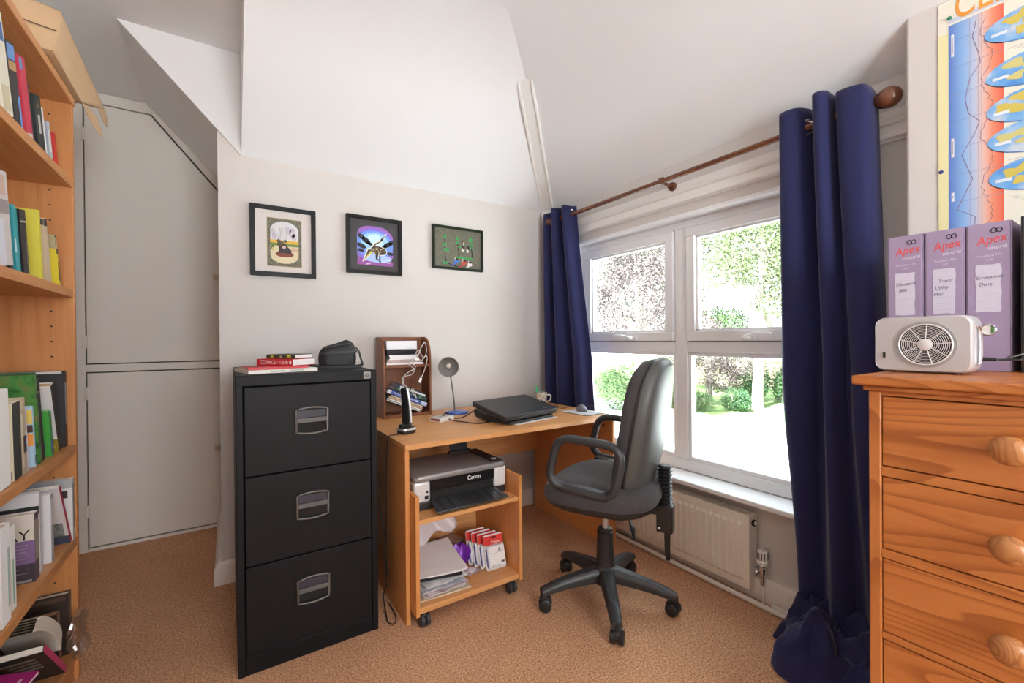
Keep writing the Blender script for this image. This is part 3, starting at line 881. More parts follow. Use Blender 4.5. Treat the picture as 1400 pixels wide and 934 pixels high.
# ------------------------------------------------------------------ filing cabinet and the things on it
def cabinet():
    t = thing('filing_cabinet', 'black steel three drawer filing cabinet left of the desk', 'filing cabinet', (.255, 1.724, 0))
    x0, x1, D = -.234, .234, .60
    m = MB()
    m.box(x0, x0 + .022, 0.004, D, 0, .985).box(x1 - .022, x1, .004, D, 0, .985).box(x0, x1, .004, D, .982, 1.02)
    m.box(x0 + .022, x1 - .022, .006, D, 0, .064).box(x0 + .022, x1 - .022, D - .01, D, .06, .985)
    m.build('carcass', BLACKSTEEL, t, bevel=.0025)
    B('inner_dark', DARKGAP, t, x0 + .023, x1 - .023, .05, .06, .065, .98, bevel=0)
    for k, (za, zb) in enumerate(((.676, .9785), (.371, .672), (.068, .367))):
        d = B('drawer', BLACKSTEEL, t, x0 + .025, x1 - .025, 0, .018, za, zb, bevel=.0025)
        zc = za + (zb - za) * .57
        h = MB()
        # recessed pull: bowed frame with a ribbed bar
        w_ = .052; hh = .040
        n = 10
        outer = [(-w_, -hh)] + [(-w_ + 2 * w_ * i / n, -hh - .007 * math.sin(PI * i / n)) for i in range(1, n)] + [(w_, -hh), (w_, hh)] + [(w_ - 2 * w_ * i / n, hh + .007 * math.sin(PI * i / n)) for i in range(1, n)] + [(-w_, hh)]
        h.tube([(a, -.006, zc + b_) for a, b_ in outer], .0045, 8, closed=True)
        hf = h.build('handle', mat('handle_grey_metal', (.13, .125, .115), .45, .6), d, smooth=60)
        MB().box(-w_ + .003, w_ - .003, -.001, .0, zc - hh + .003, zc - .004).build('handle_recess', DARKGAP, d)
        MB().box(-w_ + .003, w_ - .003, -.0025, .0, zc + .012, zc + hh - .002).build('label_holder', mat('label_card_dark', (.035, .035, .05), .5), d)
        r = MB()
        r.box(-w_ + .003, w_ - .003, -.008, -.001, zc - .006, zc + .010)
        for j in range(24):
            xx = -w_ + .006 + j * .0040
            r.box(xx, xx + .002, -.0095, -.008, zc - .005, zc + .009)
        r.build('grip_bar', mat('grip_grey', (.13, .125, .12), .5), d, smooth=0)
    l = MB().prism([(a + .198, .004, b_ + 1.001) for a, b_ in rrect(.026, .026, .004, 3)], (0, -.004, 0)).build('lock_plate', mat('lock_grey', (.30, .285, .27), .5, .5), t)
    MB().lathe([(.009, 0), (.009, .004), (.006, .005)], (.198, 0, 1.001), (0, -1, 0), 16).build('lock_barrel', mat('lock_grey_dark', (.16, .155, .15), .45, .5), t)
    return t
cabinet()

def book(name, label, group, loc, d, h, th, cov, spine=None, lean=0.0, yaw=0.0, rot=None, pages=PAGES, art=(), rough=.5, hard=True, cat='book'):
    """standing book: spine at local x=0 facing +x, front cover facing -y, foot on z=0"""
    t = thing(name, label, cat, loc, 0, group, rot=rot if rot else (lean, 0, yaw))
    b = .0022 if hard else .0008
    c = MB()
    c.box(-d, 0, 0, b, 0, h).box(-d, 0, th - b, th, 0, h)
    cv = c.box(-b, 0, b, th - b, 0, h).build('cover', plain(cov, rough), t, bevel=min(.0012, b * .45), seg=1)
    ins = .003 if hard else .0006
    MB().box(-d + ins, -b, b, th - b, ins, h - ins).build('page_block', pages, t, smooth=0)
    if spine is not None:
        MB().box(0, .0006, .0004, th - .0004, .0008, h - .0008).build('spine', plain(spine, rough), t, smooth=0)
    for (f, u0, u1, v0, v1, col) in art:
        mm = col if not isinstance(col, tuple) else plain(col, rough)
        if f == 'f':
            MB().box(-d * u1, -d * u0, -.0005, 0, h * v0, h * v1).build('cover_print', mm, t, smooth=0)
        else:
            MB().box(0, .0010, th * u0, th * u1, h * v0, h * v1).build('spine_print', mm, t, smooth=0)
    return t

RED = (.52, .02, .03); BLK = (.02, .02, .022); WHT = (.80, .79, .77); CRM = (.72, .64, .48)
def flat(loc, yaw):     # a book lying flat: cover up, spine facing local -y after yaw
    return loc
def lying(name, label, group, loc, L_, W_, th, cov, spine, yaw, pages=PAGEW, txt=None, hard=True, art=(), tilt=(0, 0), cat='book'):
    """book lying flat: spine along local x facing -y, origin at the spine's middle on the table"""
    t = thing(name, label, cat, loc, 0, group, rot=(tilt[0], tilt[1], yaw))
    b = .002 if hard else .0007
    c = MB().box(-L_ / 2, L_ / 2, 0, W_, 0, b).box(-L_ / 2, L_ / 2, 0, W_, th - b, th).box(-L_ / 2, L_ / 2, 0, b, b, th - b)
    c.build('cover', plain(cov), t, bevel=min(.001, b * .4), seg=1)
    MB().box(-L_ / 2 + .002, L_ / 2 - .002, b, W_ - .002, b, th - b).build('page_block', pages, t, smooth=0)
    if spine is not None:
        MB().box(-L_ / 2 + .0005, L_ / 2 - .0005, -.0006, 0, .0004, th - .0004).build('spine', plain(spine), t, smooth=0)
    for (f, u0, u1, v0, v1, col) in art:
        mm = col if not isinstance(col, tuple) else plain(col)
        if f == 't':
            MB().box(-L_ / 2 + L_ * u0, -L_ / 2 + L_ * u1, W_ * v0, W_ * v1, th, th + .0005).build('cover_print', mm, t, smooth=0)
        else:
            MB().box(-L_ / 2 + L_ * u0, -L_ / 2 + L_ * u1, -.0012, -.0005, th * v0, th * v1).build('spine_print', mm, t, smooth=0)
    for x in (txt or ()):
        text('title', x[0], x[1], x[2], t, (x[3], -.0010, th * x[4]), (R(90), 0, 0), sx=x[5] if len(x) > 5 else 1)
    return t

G = 'books lying on the filing cabinet'
lying('paperback_book', 'wide white book at the bottom of the pile on the filing cabinet', G, (.176, 1.795, 1.0205), .235, .21, .012, (.80, .77, .70), (.80, .77, .70), R(11), PAGEW, art=(('s', .30, .50, .3, .7, (.45, .42, .40)), ('s', .58, .78, .3, .7, (.5, .48, .46))))
lying('paperback_book', 'thin red booklet between the white book and the red titled book', G, (.160, 1.812, 1.0330), .20, .17, .008, (.52, .05, .06), (.55, .06, .07), R(9), PAGEW, hard=False)
lying('hardback_book', 'thick red book with white spine title in the cabinet pile', G, (.150, 1.880, 1.0415), .170, .115, .026, RED, RED, R(-50), PAGEW,
      [('WHAT', .0085, WHITEI, -.056, .72), ("WHO'S", .0085, WHITEI, -.056, .32), ('PRICE', .0185, WHITEI, -.016, .5, .95), ('THE', .0165, plain((.75, .35, .35)), .0235, .5, .8), ('JOB', .0185, WHITEI, .050, .5, .95)], art=(('s', .915, .965, .28, .72, WHITEI),))
lying('paperback_book', 'dark flowery book on top of the pile on the filing cabinet', G, (.172, 1.893, 1.068), .13, .10, .016, (.05, .045, .035), patchy('flowery_spine', [(.03, .03, .025), (.08, .09, .03), (.45, .38, .05), (.05, .04, .03)], 60, .5, 4) and (.06, .055, .03), R(-47), PAGEW,
      art=(('s', .15, .25, .2, .8, (.45, .40, .05)), ('s', .48, .56, .2, .7, (.40, .30, .28)), ('s', .72, .86, .3, .9, (.50, .45, .05))))

def camera_bag():
    t = thing('camera_bag', 'black padded camera bag with strap on the filing cabinet', 'bag', (.398, 1.99, 1.0205), R(-14))
    bl = mat('bag_nylon', (.022, .022, .024), .6, bump=.15, bscale=500)
    rows = []
    for z, s, o_ in ((0, .90, 0), (.012, .98, 0), (.040, 1.01, 0), (.062, .98, 0), (.080, .92, .002), (.094, .80, .005), (.104, .60, .008), (.109, .34, .010)):
        rows.append([(a * s + o_, b_ * s, z + .13 * a * max(0, (z - .05) / .06)) for a, b_ in rrect(.150, .115, .050, 7)])
    MB().rings(rows).build('body', bl, t, smooth=60)
    lid = [[(a * s + .004, b_ * s - .002, z) for a, b_ in rrect(.153, .118, .050, 7)] for z, s in ((.058, .975), (.061, .995), (.066, .995), (.069, .97))]
    MB().rings([[(x, y, z + .05 * x) for x, y, z in r] for r in lid]).build('zip_band', DARKP, t, smooth=40)
    MB().tube(spline([(-.050, -.040, .078), (-.035, -.050, .086), (.0, -.050, .094), (.03, -.046, .099), (.055, -.030, .100)], 5), .003, 8).build('lid_piping', DARKP, t)
    MB().tube(spline([(.070, -.01, .088), (.086, -.02, .070), (.094, -.03, .040), (.100, -.05, .012), (.070, -.074, .006), (.02, -.080, .006), (-.04, -.078, .005), (-.085, -.060, .006), (-.110, -.05, .008), (-.098, -.02, .012)], 6), .007, 8, flat=.35).build('strap', bl, t, smooth=60)
    MB().box(.078, .088, -.035, -.010, .02, .05).build('side_buckle', mat('buckle_grey', (.55, .55, .53), .4, .5), t, bevel=.002)
    MB().box(-.04, .045, -.0605, -.056, .012, .055).build('front_pocket', bl, t, bevel=.004)
    return t
camera_bag()
tag(MB().tube(spline([(.255, 2.03, 1.024), (.30, 2.02, 1.0235), (.318, 2.0, 1.0235), (.30, 1.985, 1.0235), (.285, 2.0, 1.0235)], 5), .0028, 8).build('cable_end', mat('pale_cable', (.6, .6, .58), .5), None), 'short pale cable lying behind the books on the filing cabinet', 'cable')

# ------------------------------------------------------------------ desk
def desk():
    t = thing('desk', 'beech laminate desk with panel legs along the picture wall', 'desk', (1.18, 2.03, 0))
    X0, X1, Y0, Y1 = -.598, .585, -.362, .40
    B('desktop', BEECH, t, X0, X1, Y0, Y1, .699, .72, bevel=.0015)
    B('side_panel', BEECHZ, t, X0 + .003, X0 + .021, Y0 + .012, Y1 - .03, 0, .699)
    B('side_panel', BEECHZ, t, X1 - .027, X1 - .009, Y0 + .012, Y1 - .03, 0, .699)
    B('back_panel', BEECH, t, X0 + .021, X1 - .027, Y1 - .07, Y1 - .052, .40, .699)
    MB().cyl((X1 - .0275, Y0 + .08, .655), (X1 - .0262, Y0 + .08, .655), .008, n=14).build('fixing_hole', INK, t)
    for x in (X0 + .021,):
        B('bracket', STEEL, t, x, x + .02, Y1 - .11, Y1 - .09, .66, .698)
    return t
desk()

def organiser():
    t = thing('desk_organiser', 'mahogany stained two tier desk organiser at the back of the desk', 'organiser', (.82, 2.355, .7205))
    W_, D, H_ = .135, .062, .432
    n = 8
    for s in (-1, 1):
        pts = [(0, -D, 0), (0, D, 0), (0, D, H_)]
        pts += [(0, -D + .062 + .062 * math.sin(PI / 2 * (1 - k / n)) * 0 + (D * 2 - .105) * (1 - k / n) ** 1.0 * 0 + .0, 0) for k in range(0)]
        pts += [(0, -D + .085 * (1 - math.sin(PI / 2 * k / n)), H_ - .115 + .115 * math.cos(PI / 2 * k / n)) for k in range(n + 1)]
        MB().prism([(s * W_ - (.012 if s > 0 else 0), y, z) for _, y, z in pts], (.012, 0, 0)).build('side', MAHOG, t, bevel=.002)
    B('back', MAHOG, t, -W_ + .012, W_ - .012, D - .008, D, .0, H_)
    B('bottom', MAHOG, t, -W_ + .012, W_ - .012, -D + .002, D - .008, 0, .016)
    B('shelf', MAHOG, t, -W_ + .012, W_ - .012, -D + .002, D - .008, .266, .282)
    return t
organiser()
OX, OY, OZ = .82, 2.355, .7205
# upper tier of the organiser
def block(name, label, cat, x0, x1, y0, y1, z0, z1, m, group=None, bevel=.001, yaw=0, extra=()):
    t = thing(name, label, cat, ((x0 + x1) / 2, (y0 + y1) / 2, z0), yaw, group)
    hx, hy = (x1 - x0) / 2, (y1 - y0) / 2
    B('body', m, t, -hx, hx, -hy, hy, 0, z1 - z0, bevel=bevel)
    for (nm, a0, a1, b0, b1, c0, c1, mm) in extra:
        B(nm, mm, t, a0, a1, b0, b1, c0, c1, bevel=0)
    return t
GU = 'papers and boxes on the upper tier of the organiser'
sh = OZ + .2825
block('paper_stack', 'white sheets lying lowest on the organiser shelf', 'papers', OX - .115, OX + .09, OY - .058, OY + .045, sh, sh + .010, PAPER, GU)
block('leaflet_stack', 'dark and red edged leaflets above the lowest sheets in the organiser', 'leaflets', OX - .112, OX + .075, OY - .055, OY + .045, sh + .0105, sh + .026, patchy('leaflet_edges', [(.05, .05, .06), (.35, .12, .10), (.7, .68, .66), (.08, .08, .09)], 160, .6, 2, (1, 1, 4)), GU)
block('envelope_stack', 'thick white envelopes in the middle of the organiser stack', 'envelopes', OX - .100, OX + .062, OY - .054, OY + .045, sh + .0265, sh + .052, PAPER, GU, extra=(('window_hole', -.083, -.077, -.0500, -.0494, .006, .018, INK),))
block('black_case', 'glossy black case below the white card box in the organiser', 'case', OX - .112, OX + .050, OY - .053, OY + .045, sh + .0525, sh + .082, mat('gloss_black', (.03, .03, .035), .15), GU)
block('card_box', 'white card box on top of the organiser stack', 'box', OX - .108, OX + .060, OY - .040, OY + .045, sh + .0825, sh + .128, mat('white_card', (.80, .80, .83), .5), GU)
cb = MB()
c1 = spline([(OX + .02, OY - .066, sh + .02), (OX + .05, OY - .07, sh + .04), (OX + .075, OY - .066, sh + .09), (OX + .10, OY - .055, sh + .118), (OX + .108, OY - .06, sh + .07), (OX + .085, OY - .07, sh + .035), (OX + .06, OY - .068, sh + .075), (OX + .045, OY - .066, sh + .055), (OX + .07, OY - .069, sh + .018), (OX + .10, OY - .072, sh + .045), (OX + .105, OY - .074, sh + .02), (OX + .085, OY - .078, sh - .04), (OX + .068, OY - .078, sh - .075)], 8)
cb.tube(c1, .0022, 6)
c2 = spline([(OX + .02, OY - .066, sh + .02), (OX + .0, OY - .072, sh + .002), (OX + .03, OY - .078, sh - .028), (OX + .012, OY - .076, sh - .055), (OX - .025, OY - .078, sh - .065), (OX - .03, OY - .078, sh - .10), (OX + .008, OY - .079, sh - .14), (OX + .04, OY - .079, sh - .185)], 8)
cb.tube(c2, .0022, 6)
c3 = spline([(OX + .04, OY - .079, sh - .185), (OX + .02, OY - .0795, sh - .13), (OX - .008, OY - .079, sh - .155), (OX - .04, OY - .0795, sh - .085), (OX - .01, OY - .079, sh - .045), (OX + .035, OY - .078, sh - .02), (OX + .02, OY - .073, sh + .008)], 8)
cb.tube(c3, .0022, 6)
ct = thing('usb_cable', 'white tangled usb cable hanging from the organiser shelf', 'cable', (OX, OY, OZ))
o_ = cb.build('cord', mat('white_cable', (.62, .60, .58), .5), ct, smooth=60)
for v in o_.data.vertices: v.co -= Vector((OX, OY, OZ))
pl = MB().box(-.007, .007, -.004, .004, -.014, .014).build('plug', TRIMW, ct, loc=(.062, -.078, .2825 - .088), rot=(0, R(22), 0), bevel=.002)
MB().box(-.0055, .0055, -.002, .002, -.026, -.014).build('plug_metal', CHROME, pl)
pl = MB().box(-.012, .012, -.006, .006, -.008, .008).build('plug', TRIMW, ct, loc=(.046, -.070, .2825 + .028), bevel=.002)
# lower tier: tilted books
GL = 'books tilted in the lower tier of the organiser'
def tilted(name, label, cx, cz, L_, W_, th, ang, cov, spine, pages=PAGEW, **k):
    return lying(name, label, GL, (cx, OY - .058 + .002 * (cz > .8), cz), L_, W_, th, cov, spine, 0, pages, tilt=(0, ang), **k)
A_ = R(23)
def stk(cx, cz, up):      # move up along the tilted normal
    return cx + up * math.sin(A_), cz + up * math.cos(A_)
bx, bz = OX - .006, OZ + .066
for k, (lb, th, cv, L_) in enumerate((('grey curved booklet lowest in the organiser', .006, (.60, .60, .60), .200), ('white notebook second from the bottom in the organiser', .008, (.78, .76, .73), .205), ('notebook with a tan edge below the blue book in the organiser', .008, (.62, .42, .26), .200), ('cream notebook right under the blue book in the organiser', .007, (.70, .60, .45), .195))):
    cx, cz = stk(bx - .02, bz - .008, 0)
    tilted('notebook', lb, cx + .004 * k, cz, L_, .10, th, A_, (.04, .035, .035), cv, pages=PAGES, hard=False)
    bx, bz = bx + (th + .0005) * math.sin(A_), bz + (th + .0005) * math.cos(A_)
cx, cz = bx - .012, bz - .004
tilted('paperback_book', 'blue book with white spine lettering tilted in the organiser', cx, cz, .238, .10, .022, A_, (.03, .06, .24), (.045, .085, .34), txt=[('The Digital', .013, WHITEI, -.058, .5, .9), ('Handbook', .012, WHITEI, .020, .5, .9)], art=(('s', .0, .09, .05, .95, (.62, .62, .62)), ('s', .84, 1.0, .05, .95, (.50, .58, .75)), ('s', .70, .78, .25, .75, (.5, .6, .8))))
cx, cz = stk(cx, cz, .0225)
tilted('paperback_book', 'dark green book directly above the blue book in the organiser', cx + .01, cz, .200, .10, .022, A_, (.012, .03, .025), (.015, .04, .032), art=(('s', .1, .25, .2, .8, (.05, .18, .12)), ('s', .5, .6, .2, .7, (.12, .2, .35)), ('s', .75, .82, .2, .7, (.10, .25, .15))))
cx, cz = stk(cx, cz, .0225)
tilted('hardback_book', 'dark hardback with pale pages topmost in the lower organiser tier', cx + .0, cz, .185, .09, .022, A_, (.025, .03, .06), None, pages=mat('grey_pages', (.62, .62, .62), .8), art=(('s', .16, 1.0, .22, .62, (.72, .72, .72)),))

# ------------------------------------------------------------------ things on the desk
DT = .7205
def phone():
    c = thing('phone_cradle', 'black and silver charging cradle of the cordless phone on the desk', 'phone cradle', (.668, 1.895, DT), R(20))
    b = MB().rings([[(a * s, b_ * s, z) for a, b_ in rrect(.075, .060, .018, 5)] for z, s in ((0, .93), (.004, 1), (.016, .99), (.024, .93), (.028, .80))])
    b.build('base', BLACKP, c, smooth=40)
    MB().rings([[(a * s, b_ * s, z) for a, b_ in rrect(.0765, .0615, .018, 5)] for z, s in ((.015, .995), (.017, 1.0), (.022, .975), (.024, .96))]).build('silver_band', SILVER, c, smooth=40)
    MB().box(-.028, .028, -.006, .022, .026, .040).build('socket', BLACKP, c, bevel=.005)
    h = thing('cordless_phone', 'slim black cordless handset standing upright in its cradle', 'phone', (.668, 1.898, DT + .0405), R(35))
    pth = spline([(.006, 0, 0), (.005, 0, .04), (.0, 0, .09), (-.008, 0, .135), (-.016, 0, .162)], 5)
    rows = []
    m_ = len(pth)
    for i, q in enumerate(pth):
        f = i / (m_ - 1)
        wd = .046 * (1 - .25 * f) * (1 if f < .93 else .7); tk = .022 * (1 - .35 * f) * (1 if f < .93 else .6)
        rows.append([(q.x + a, b_, q.z) for a, b_ in rrect(tk, wd, min(tk, wd) * .38, 4)])
    MB().rings(rows).build('handset', BLACKP, h, smooth=50)
    for s in (-1, 1):
        rows = []
        for i, q in enumerate(pth[1:-1]):
            f = (i + 1) / (m_ - 1)
            wd = .046 * (1 - .25 * f) / 2
            rows.append([(q.x + a, s * (wd + b_ * s), q.z) for a, b_ in ((-.0055, -.001), (.0055, -.001), (.0055, .0012), (-.0055, .0012))])
        MB().rings(rows).build('silver_strip', SILVERL, h, smooth=30)
    rows = [[(q.x + .0112 * (1 - .35 * i / (m_ - 1)), w_, q.z) for w_ in (-.014, .014)] for i, q in enumerate(pth[2:14])]
    MB().rings(rows, closed_u=False).build('keypad', DARKP, h)
phone()
tag(MB().tube(spline([(.6325, 1.880, DT + .008), (.618, 1.873, DT + .004), (.598, 1.872, DT + .0035), (.586, 1.872, DT + .003), (.5765, 1.874, DT - .015), (.575, 1.885, DT - .12), (.574, 1.895, DT - .30), (.576, 1.91, DT - .50), (.575, 1.92, DT - .68)], 6), .0022, 6).build('black_cable', BLACKP, None), 'thin black cord from the phone cradle over the left desk edge', 'cable')

def desk_lamp():
    t = thing('desk_lamp', 'small silver desk lamp with thin stem and blue base', 'lamp', (1.085, 2.245, DT), 0)
    MB().lathe([(.066, 0), (.068, .004), (.066, .010), (.050, .016), (.012, .018)], n=32).build('base', mat('blue_translucent_plastic', (.03, .09, .42), .15, coat=.5), t, smooth=40)
    MB().tube(spline([(-.012, 0, .016), (-.014, 0, .05), (-.020, .004, .12), (-.030, .010, .20), (-.040, .022, .262)], 6), .0042, 10).build('stem', mat('dark_steel', (.16, .155, .15), .35, .8), t, smooth=60)
    ax = Vector((-.42, -.88, -.16)).normalized()
    c0 = Vector((-.052, -.008, .268))
    MB().lathe([(.012, -.048), (.020, -.044), (.030, -.030), (.046, -.012), (.055, .010), (.058, .026), (.0555, .026), (.051, .010), (.042, -.010), (.024, -.030), (.010, -.036)], c0, ax, 32).build('lamp_shade', mat('lamp_grey_metal', (.42, .41, .40), .38, .6), t, smooth=50)
    MB().lathe([(.006, -.030), (.012, -.024), (.014, -.006), (.010, .006), (.004, .010)], c0, ax, 16).build('bulb', mat('frosted_bulb', (.80, .76, .68), .3), t, smooth=60)
    MB().lathe([(.014, -.050), (.017, -.048), (.017, -.038), (.012, -.034)], c0, ax, 16).build('socket', STEEL, t)
    return t
desk_lamp()
def card_box():
    t = thing('small_box', 'flat white cardboard box lying in front of the desk lamp', 'box', (.925, 2.085, DT), R(24))
    B('body', mat('white_card_box', (.76, .74, .72), .5), t, -.052, .052, -.036, .036, 0, .020, bevel=.001)
    B('top_print', patchy('box_print', [(.75, .74, .73), (.35, .35, .38), (.78, .77, .76)], 30, .4), t, -.034, .034, -.022, .022, .020, .0204, bevel=0)
    B('side_print', plain((.30, .10, .10)), t, -.0525, -.052, -.030, .030, .004, .016, bevel=0)
card_box()
tag(MB().tube(spline([(1.052, 1.975, .775), (1.03, 1.99, .755), (1.005, 2.03, .733), (.985, 2.09, .7255), (1.0, 2.13, .7255)], 7), .003, 8).build('laptop_lead', BLACKP, None), 'black lead from the laptop back corner towards the lamp base', 'cable')
dcp = thing('charger_lead', 'thin black lead with a silver plug tip lying on the desk before the laptop', 'cable', (.985, 1.90, DT))
MB().tube(spline([(.02, .26, .008), (-.01, .235, .03), (-.045, .20, .022), (-.03, .14, .006), (.0, .07, .0035), (.03, .0, .0035), (.06, -.02, .0035), (.085, -.015, .0035)], 7), .0026, 8).build('cord', BLACKP, dcp)
MB().cyl((.085, -.015, .0055), (.113, -.010, .0055), .0055, n=12).build('plug', BLACKP, dcp)
MB().cyl((.113, -.010, .0055), (.124, -.008, .0055), .003, n=12).build('plug_tip', CHROME, dcp)

LA = R(10.8)
def laptop():
    s = thing('laptop_stand', 'black curved cooling stand under the closed laptop', 'laptop stand', (1.105, 1.762, DT), LA)
    prof = [(-.0, .002), (.10, .001), (.20, .002), (.255, .010), (.275, .030), (.268, .052), (.255, .054), (.238, .044), (.20, .036), (.10, .024), (.03, .017), (.0, .014)]
    MB().prism([(.030, y, z) for y, z in prof], (.32, 0, 0)).build('tray', BLACKP, s, smooth=40, bevel=.002)
    for y in (.05, .10, .15):
        B('vent_rib', GREYP, s, .05, .33, y, y + .012, .0255 - .00 + .06 * (y - .1) , .030 + .12 * (y - .1), bevel=0) if False else None
    B('paper', PAPER, s, .06, .36, -.022, .02, .0, .0012, bevel=0)
    t = thing('laptop', 'closed black laptop on its stand in the middle of the desk', 'laptop', (1.096, 1.752, DT + .0195), 0, rot=(R(11.2), 0, LA))
    MB().rings([[(.195 + a, .130 + b_, z) for a, b_ in rrect(.385 * s_, .255 * s_, .012, 4)] for z, s_ in ((.0, .96), (.004, .99), (.014, 1.0), (.0155, .995))]).build('base', mat('laptop_black', (.022, .023, .026), .35), t, smooth=35)
    MB().rings([[(.195 + a, .130 + b_, z) for a, b_ in rrect(.388 * s_, .258 * s_, .012, 4)] for z, s_ in ((.0175, .995), (.019, 1.0), (.026, 1.0), (.0285, .985))]).build('lid', mat('laptop_lid', (.028, .03, .034), .42, bump=.03, bscale=700), t, smooth=35)
    B('hinge', DARKP, t, .05, .34, .2575, .263, .006, .022, bevel=.002)
    B('battery', BLACKP, t, .15, .38, .2635, .270, .004, .024, bevel=.003)
    for k in range(5):
        B('port', DARKGAP, t, .0015, .0032, .05 + k * .035, .068 + k * .035, .006, .0115, bevel=0)
    B('badge', STEEL, t, .305, .345, .030, .036, .0285, .0289, bevel=0)
laptop()

def mug():
    t = thing('pen_mug', 'white patterned mug holding pens in the desk corner', 'mug', (1.675, 2.235, DT), R(-50))
    MB().lathe([(.030, 0), (.036, .003), (.037, .070), (.0385, .074), (.036, .074), (.034, .07), (.033, .008), (.010, .006)], n=28, cap1=True).build('body', patchy('mug_glaze', [(.72, .68, .58), (.78, .75, .68), (.30, .30, .28), (.75, .72, .64)], 55, .25, 3), t, smooth=50)
    MB().tube(spline([(.036, 0, .060), (.058, 0, .060), (.062, 0, .042), (.055, 0, .024), (.036, 0, .018)], 6), .0045, 8).build('handle', mat('mug_white', (.76, .73, .66), .25), t, smooth=60)
    tag(MB().tube([(1.668, 2.24, DT + .009), (1.652, 2.252, DT + .096), (1.648, 2.255, DT + .118)], [.0055, .0062, .0045], 10).build('felt_pen', plain((.05, .50, .20), .3), None), 'bright green felt pen standing in the patterned mug', 'pen', 'pens in the mug')
    tag(MB().tube([(1.682, 2.235, DT + .009), (1.672, 2.232, DT + .085), (1.668, 2.231, DT + .098)], [.004, .005, .003], 10).build('ball_pen', plain((.02, .22, .30), .3), None), 'short teal pen leaning beside the green pen', 'pen', 'pens in the mug')
mug()
def mouse():
    m_ = thing('mouse_mat', 'thin pale mouse mat with dark rim at the right end of the desk', 'mouse mat', (1.672, 1.845, DT), R(6))
    MB().prism([(a, b_, 0) for a, b_ in rrect(.150, .200, .012, 4)], (0, 0, .002)).build('rubber', BLACKP, m_)
    MB().prism([(a, b_, .0021) for a, b_ in rrect(.144, .194, .010, 4)], (0, 0, .0012)).build('pad', mat('mat_pale', (.62, .62, .66), .6), m_)
    t = thing('computer_mouse', 'grey and black computer mouse on the pale mat', 'mouse', (1.690, 1.872, DT + .0035), R(60))
    rows = []
    for k in range(1, 12):
        f = k / 12
        x = -.052 + .104 * f
        wd = .030 * math.sin(PI * min(1, .12 + .80 * f)) ** .45
        h = .036 * math.sin(PI * (.08 + .80 * f)) ** .8
        rows.append([(x, wd * math.cos(a), max(0, h * math.sin(a))) for a in [PI * j / 12 for j in range(13)]])
    MB().rings([r + [(r[0][0], 0, 0)] for r in rows]).build('shell', mat('mouse_grey', (.16, .16, .17), .35), t, smooth=60)
    MB().cyl((.026, 0, .026), (.026, 0, .0345), .004).build('wheel', BLACKP, t)
    MB().tube(spline([(.052, 0, .008), (.08, .01, .006), (.10, -.02, .012), (.08, -.075, .02), (.05, -.10, .03), (.01, -.115, .022), (-.02, -.118, .002)], 6), .002, 6).build('cord', BLACKP, t)
mouse()
tag(MB().tube(spline([(1.515, 2.02, .785), (1.545, 2.00, .758), (1.58, 1.97, .7255), (1.61, 1.99, .745), (1.60, 2.04, .735), (1.63, 2.06, .7255), (1.66, 2.0, .7255), (1.72, 2.03, .7255)], 7), .0022, 6).build('laptop_cable', BLACKP, None), 'thin black cable looping between laptop and curtain', 'cable')

# ------------------------------------------------------------------ cables between cabinet and desk
tag(MB().tube(spline([(.545, 1.90, .55), (.540, 1.86, .42), (.552, 1.84, .30), (.545, 1.80, .20), (.555, 1.82, .12), (.548, 1.86, .05), (.540, 1.80, .006), (.530, 1.74, .0055), (.548, 1.715, .0055), (.568, 1.76, .0055), (.572, 1.86, .0055)], 7), .0026, 6).build('mains_cable', BLACKP, None), 'black cable hanging between filing cabinet and desk onto the carpet', 'cable')

# ------------------------------------------------------------------ printer trolley
CX, CY = .604, 1.62
def trolley():
    t = thing('printer_trolley', 'beech laminate trolley on castors below the desk', 'trolley', (CX, CY, 0))
    W_, D = .498, .42
    B('side_panel', BEECHZ, t, 0, .016, 0, D, .056, .525)
    B('side_panel', BEECHZ, t, W_ - .016, W_, 0, D, .056, .525)
    B('middle_shelf', BEECH, t, .016, W_ - .016, .006, D - .012, .412, .430)
    B('bottom_shelf', BEECH, t, .016, W_ - .016, .006, D - .012, .062, .084)
    B('back_panel', BEECH, t, .016, W_ - .016, D - .012, D, .084, .412)
    for (x, y) in ((.042, .030), (W_ - .045, .030), (.042, D - .04), (W_ - .045, D - .04)):
        c = MB()
        c.cyl((x, y, .062), (x, y, .05), .014)
        c.box(x - .018, x + .018, y - .016, y + .014, .034, .052)
        hood = c.build('castor', BLACKP, t, bevel=.004)
        for s in (-1, 1):
            MB().lathe([(.020, -.009), (.0245, -.006), (.0245, .006), (.020, .009)], (x + s * .011, y - .004, .0255), (1, 0, 0), 20).build('wheel', GREYP, hood)
    return t
trolley()
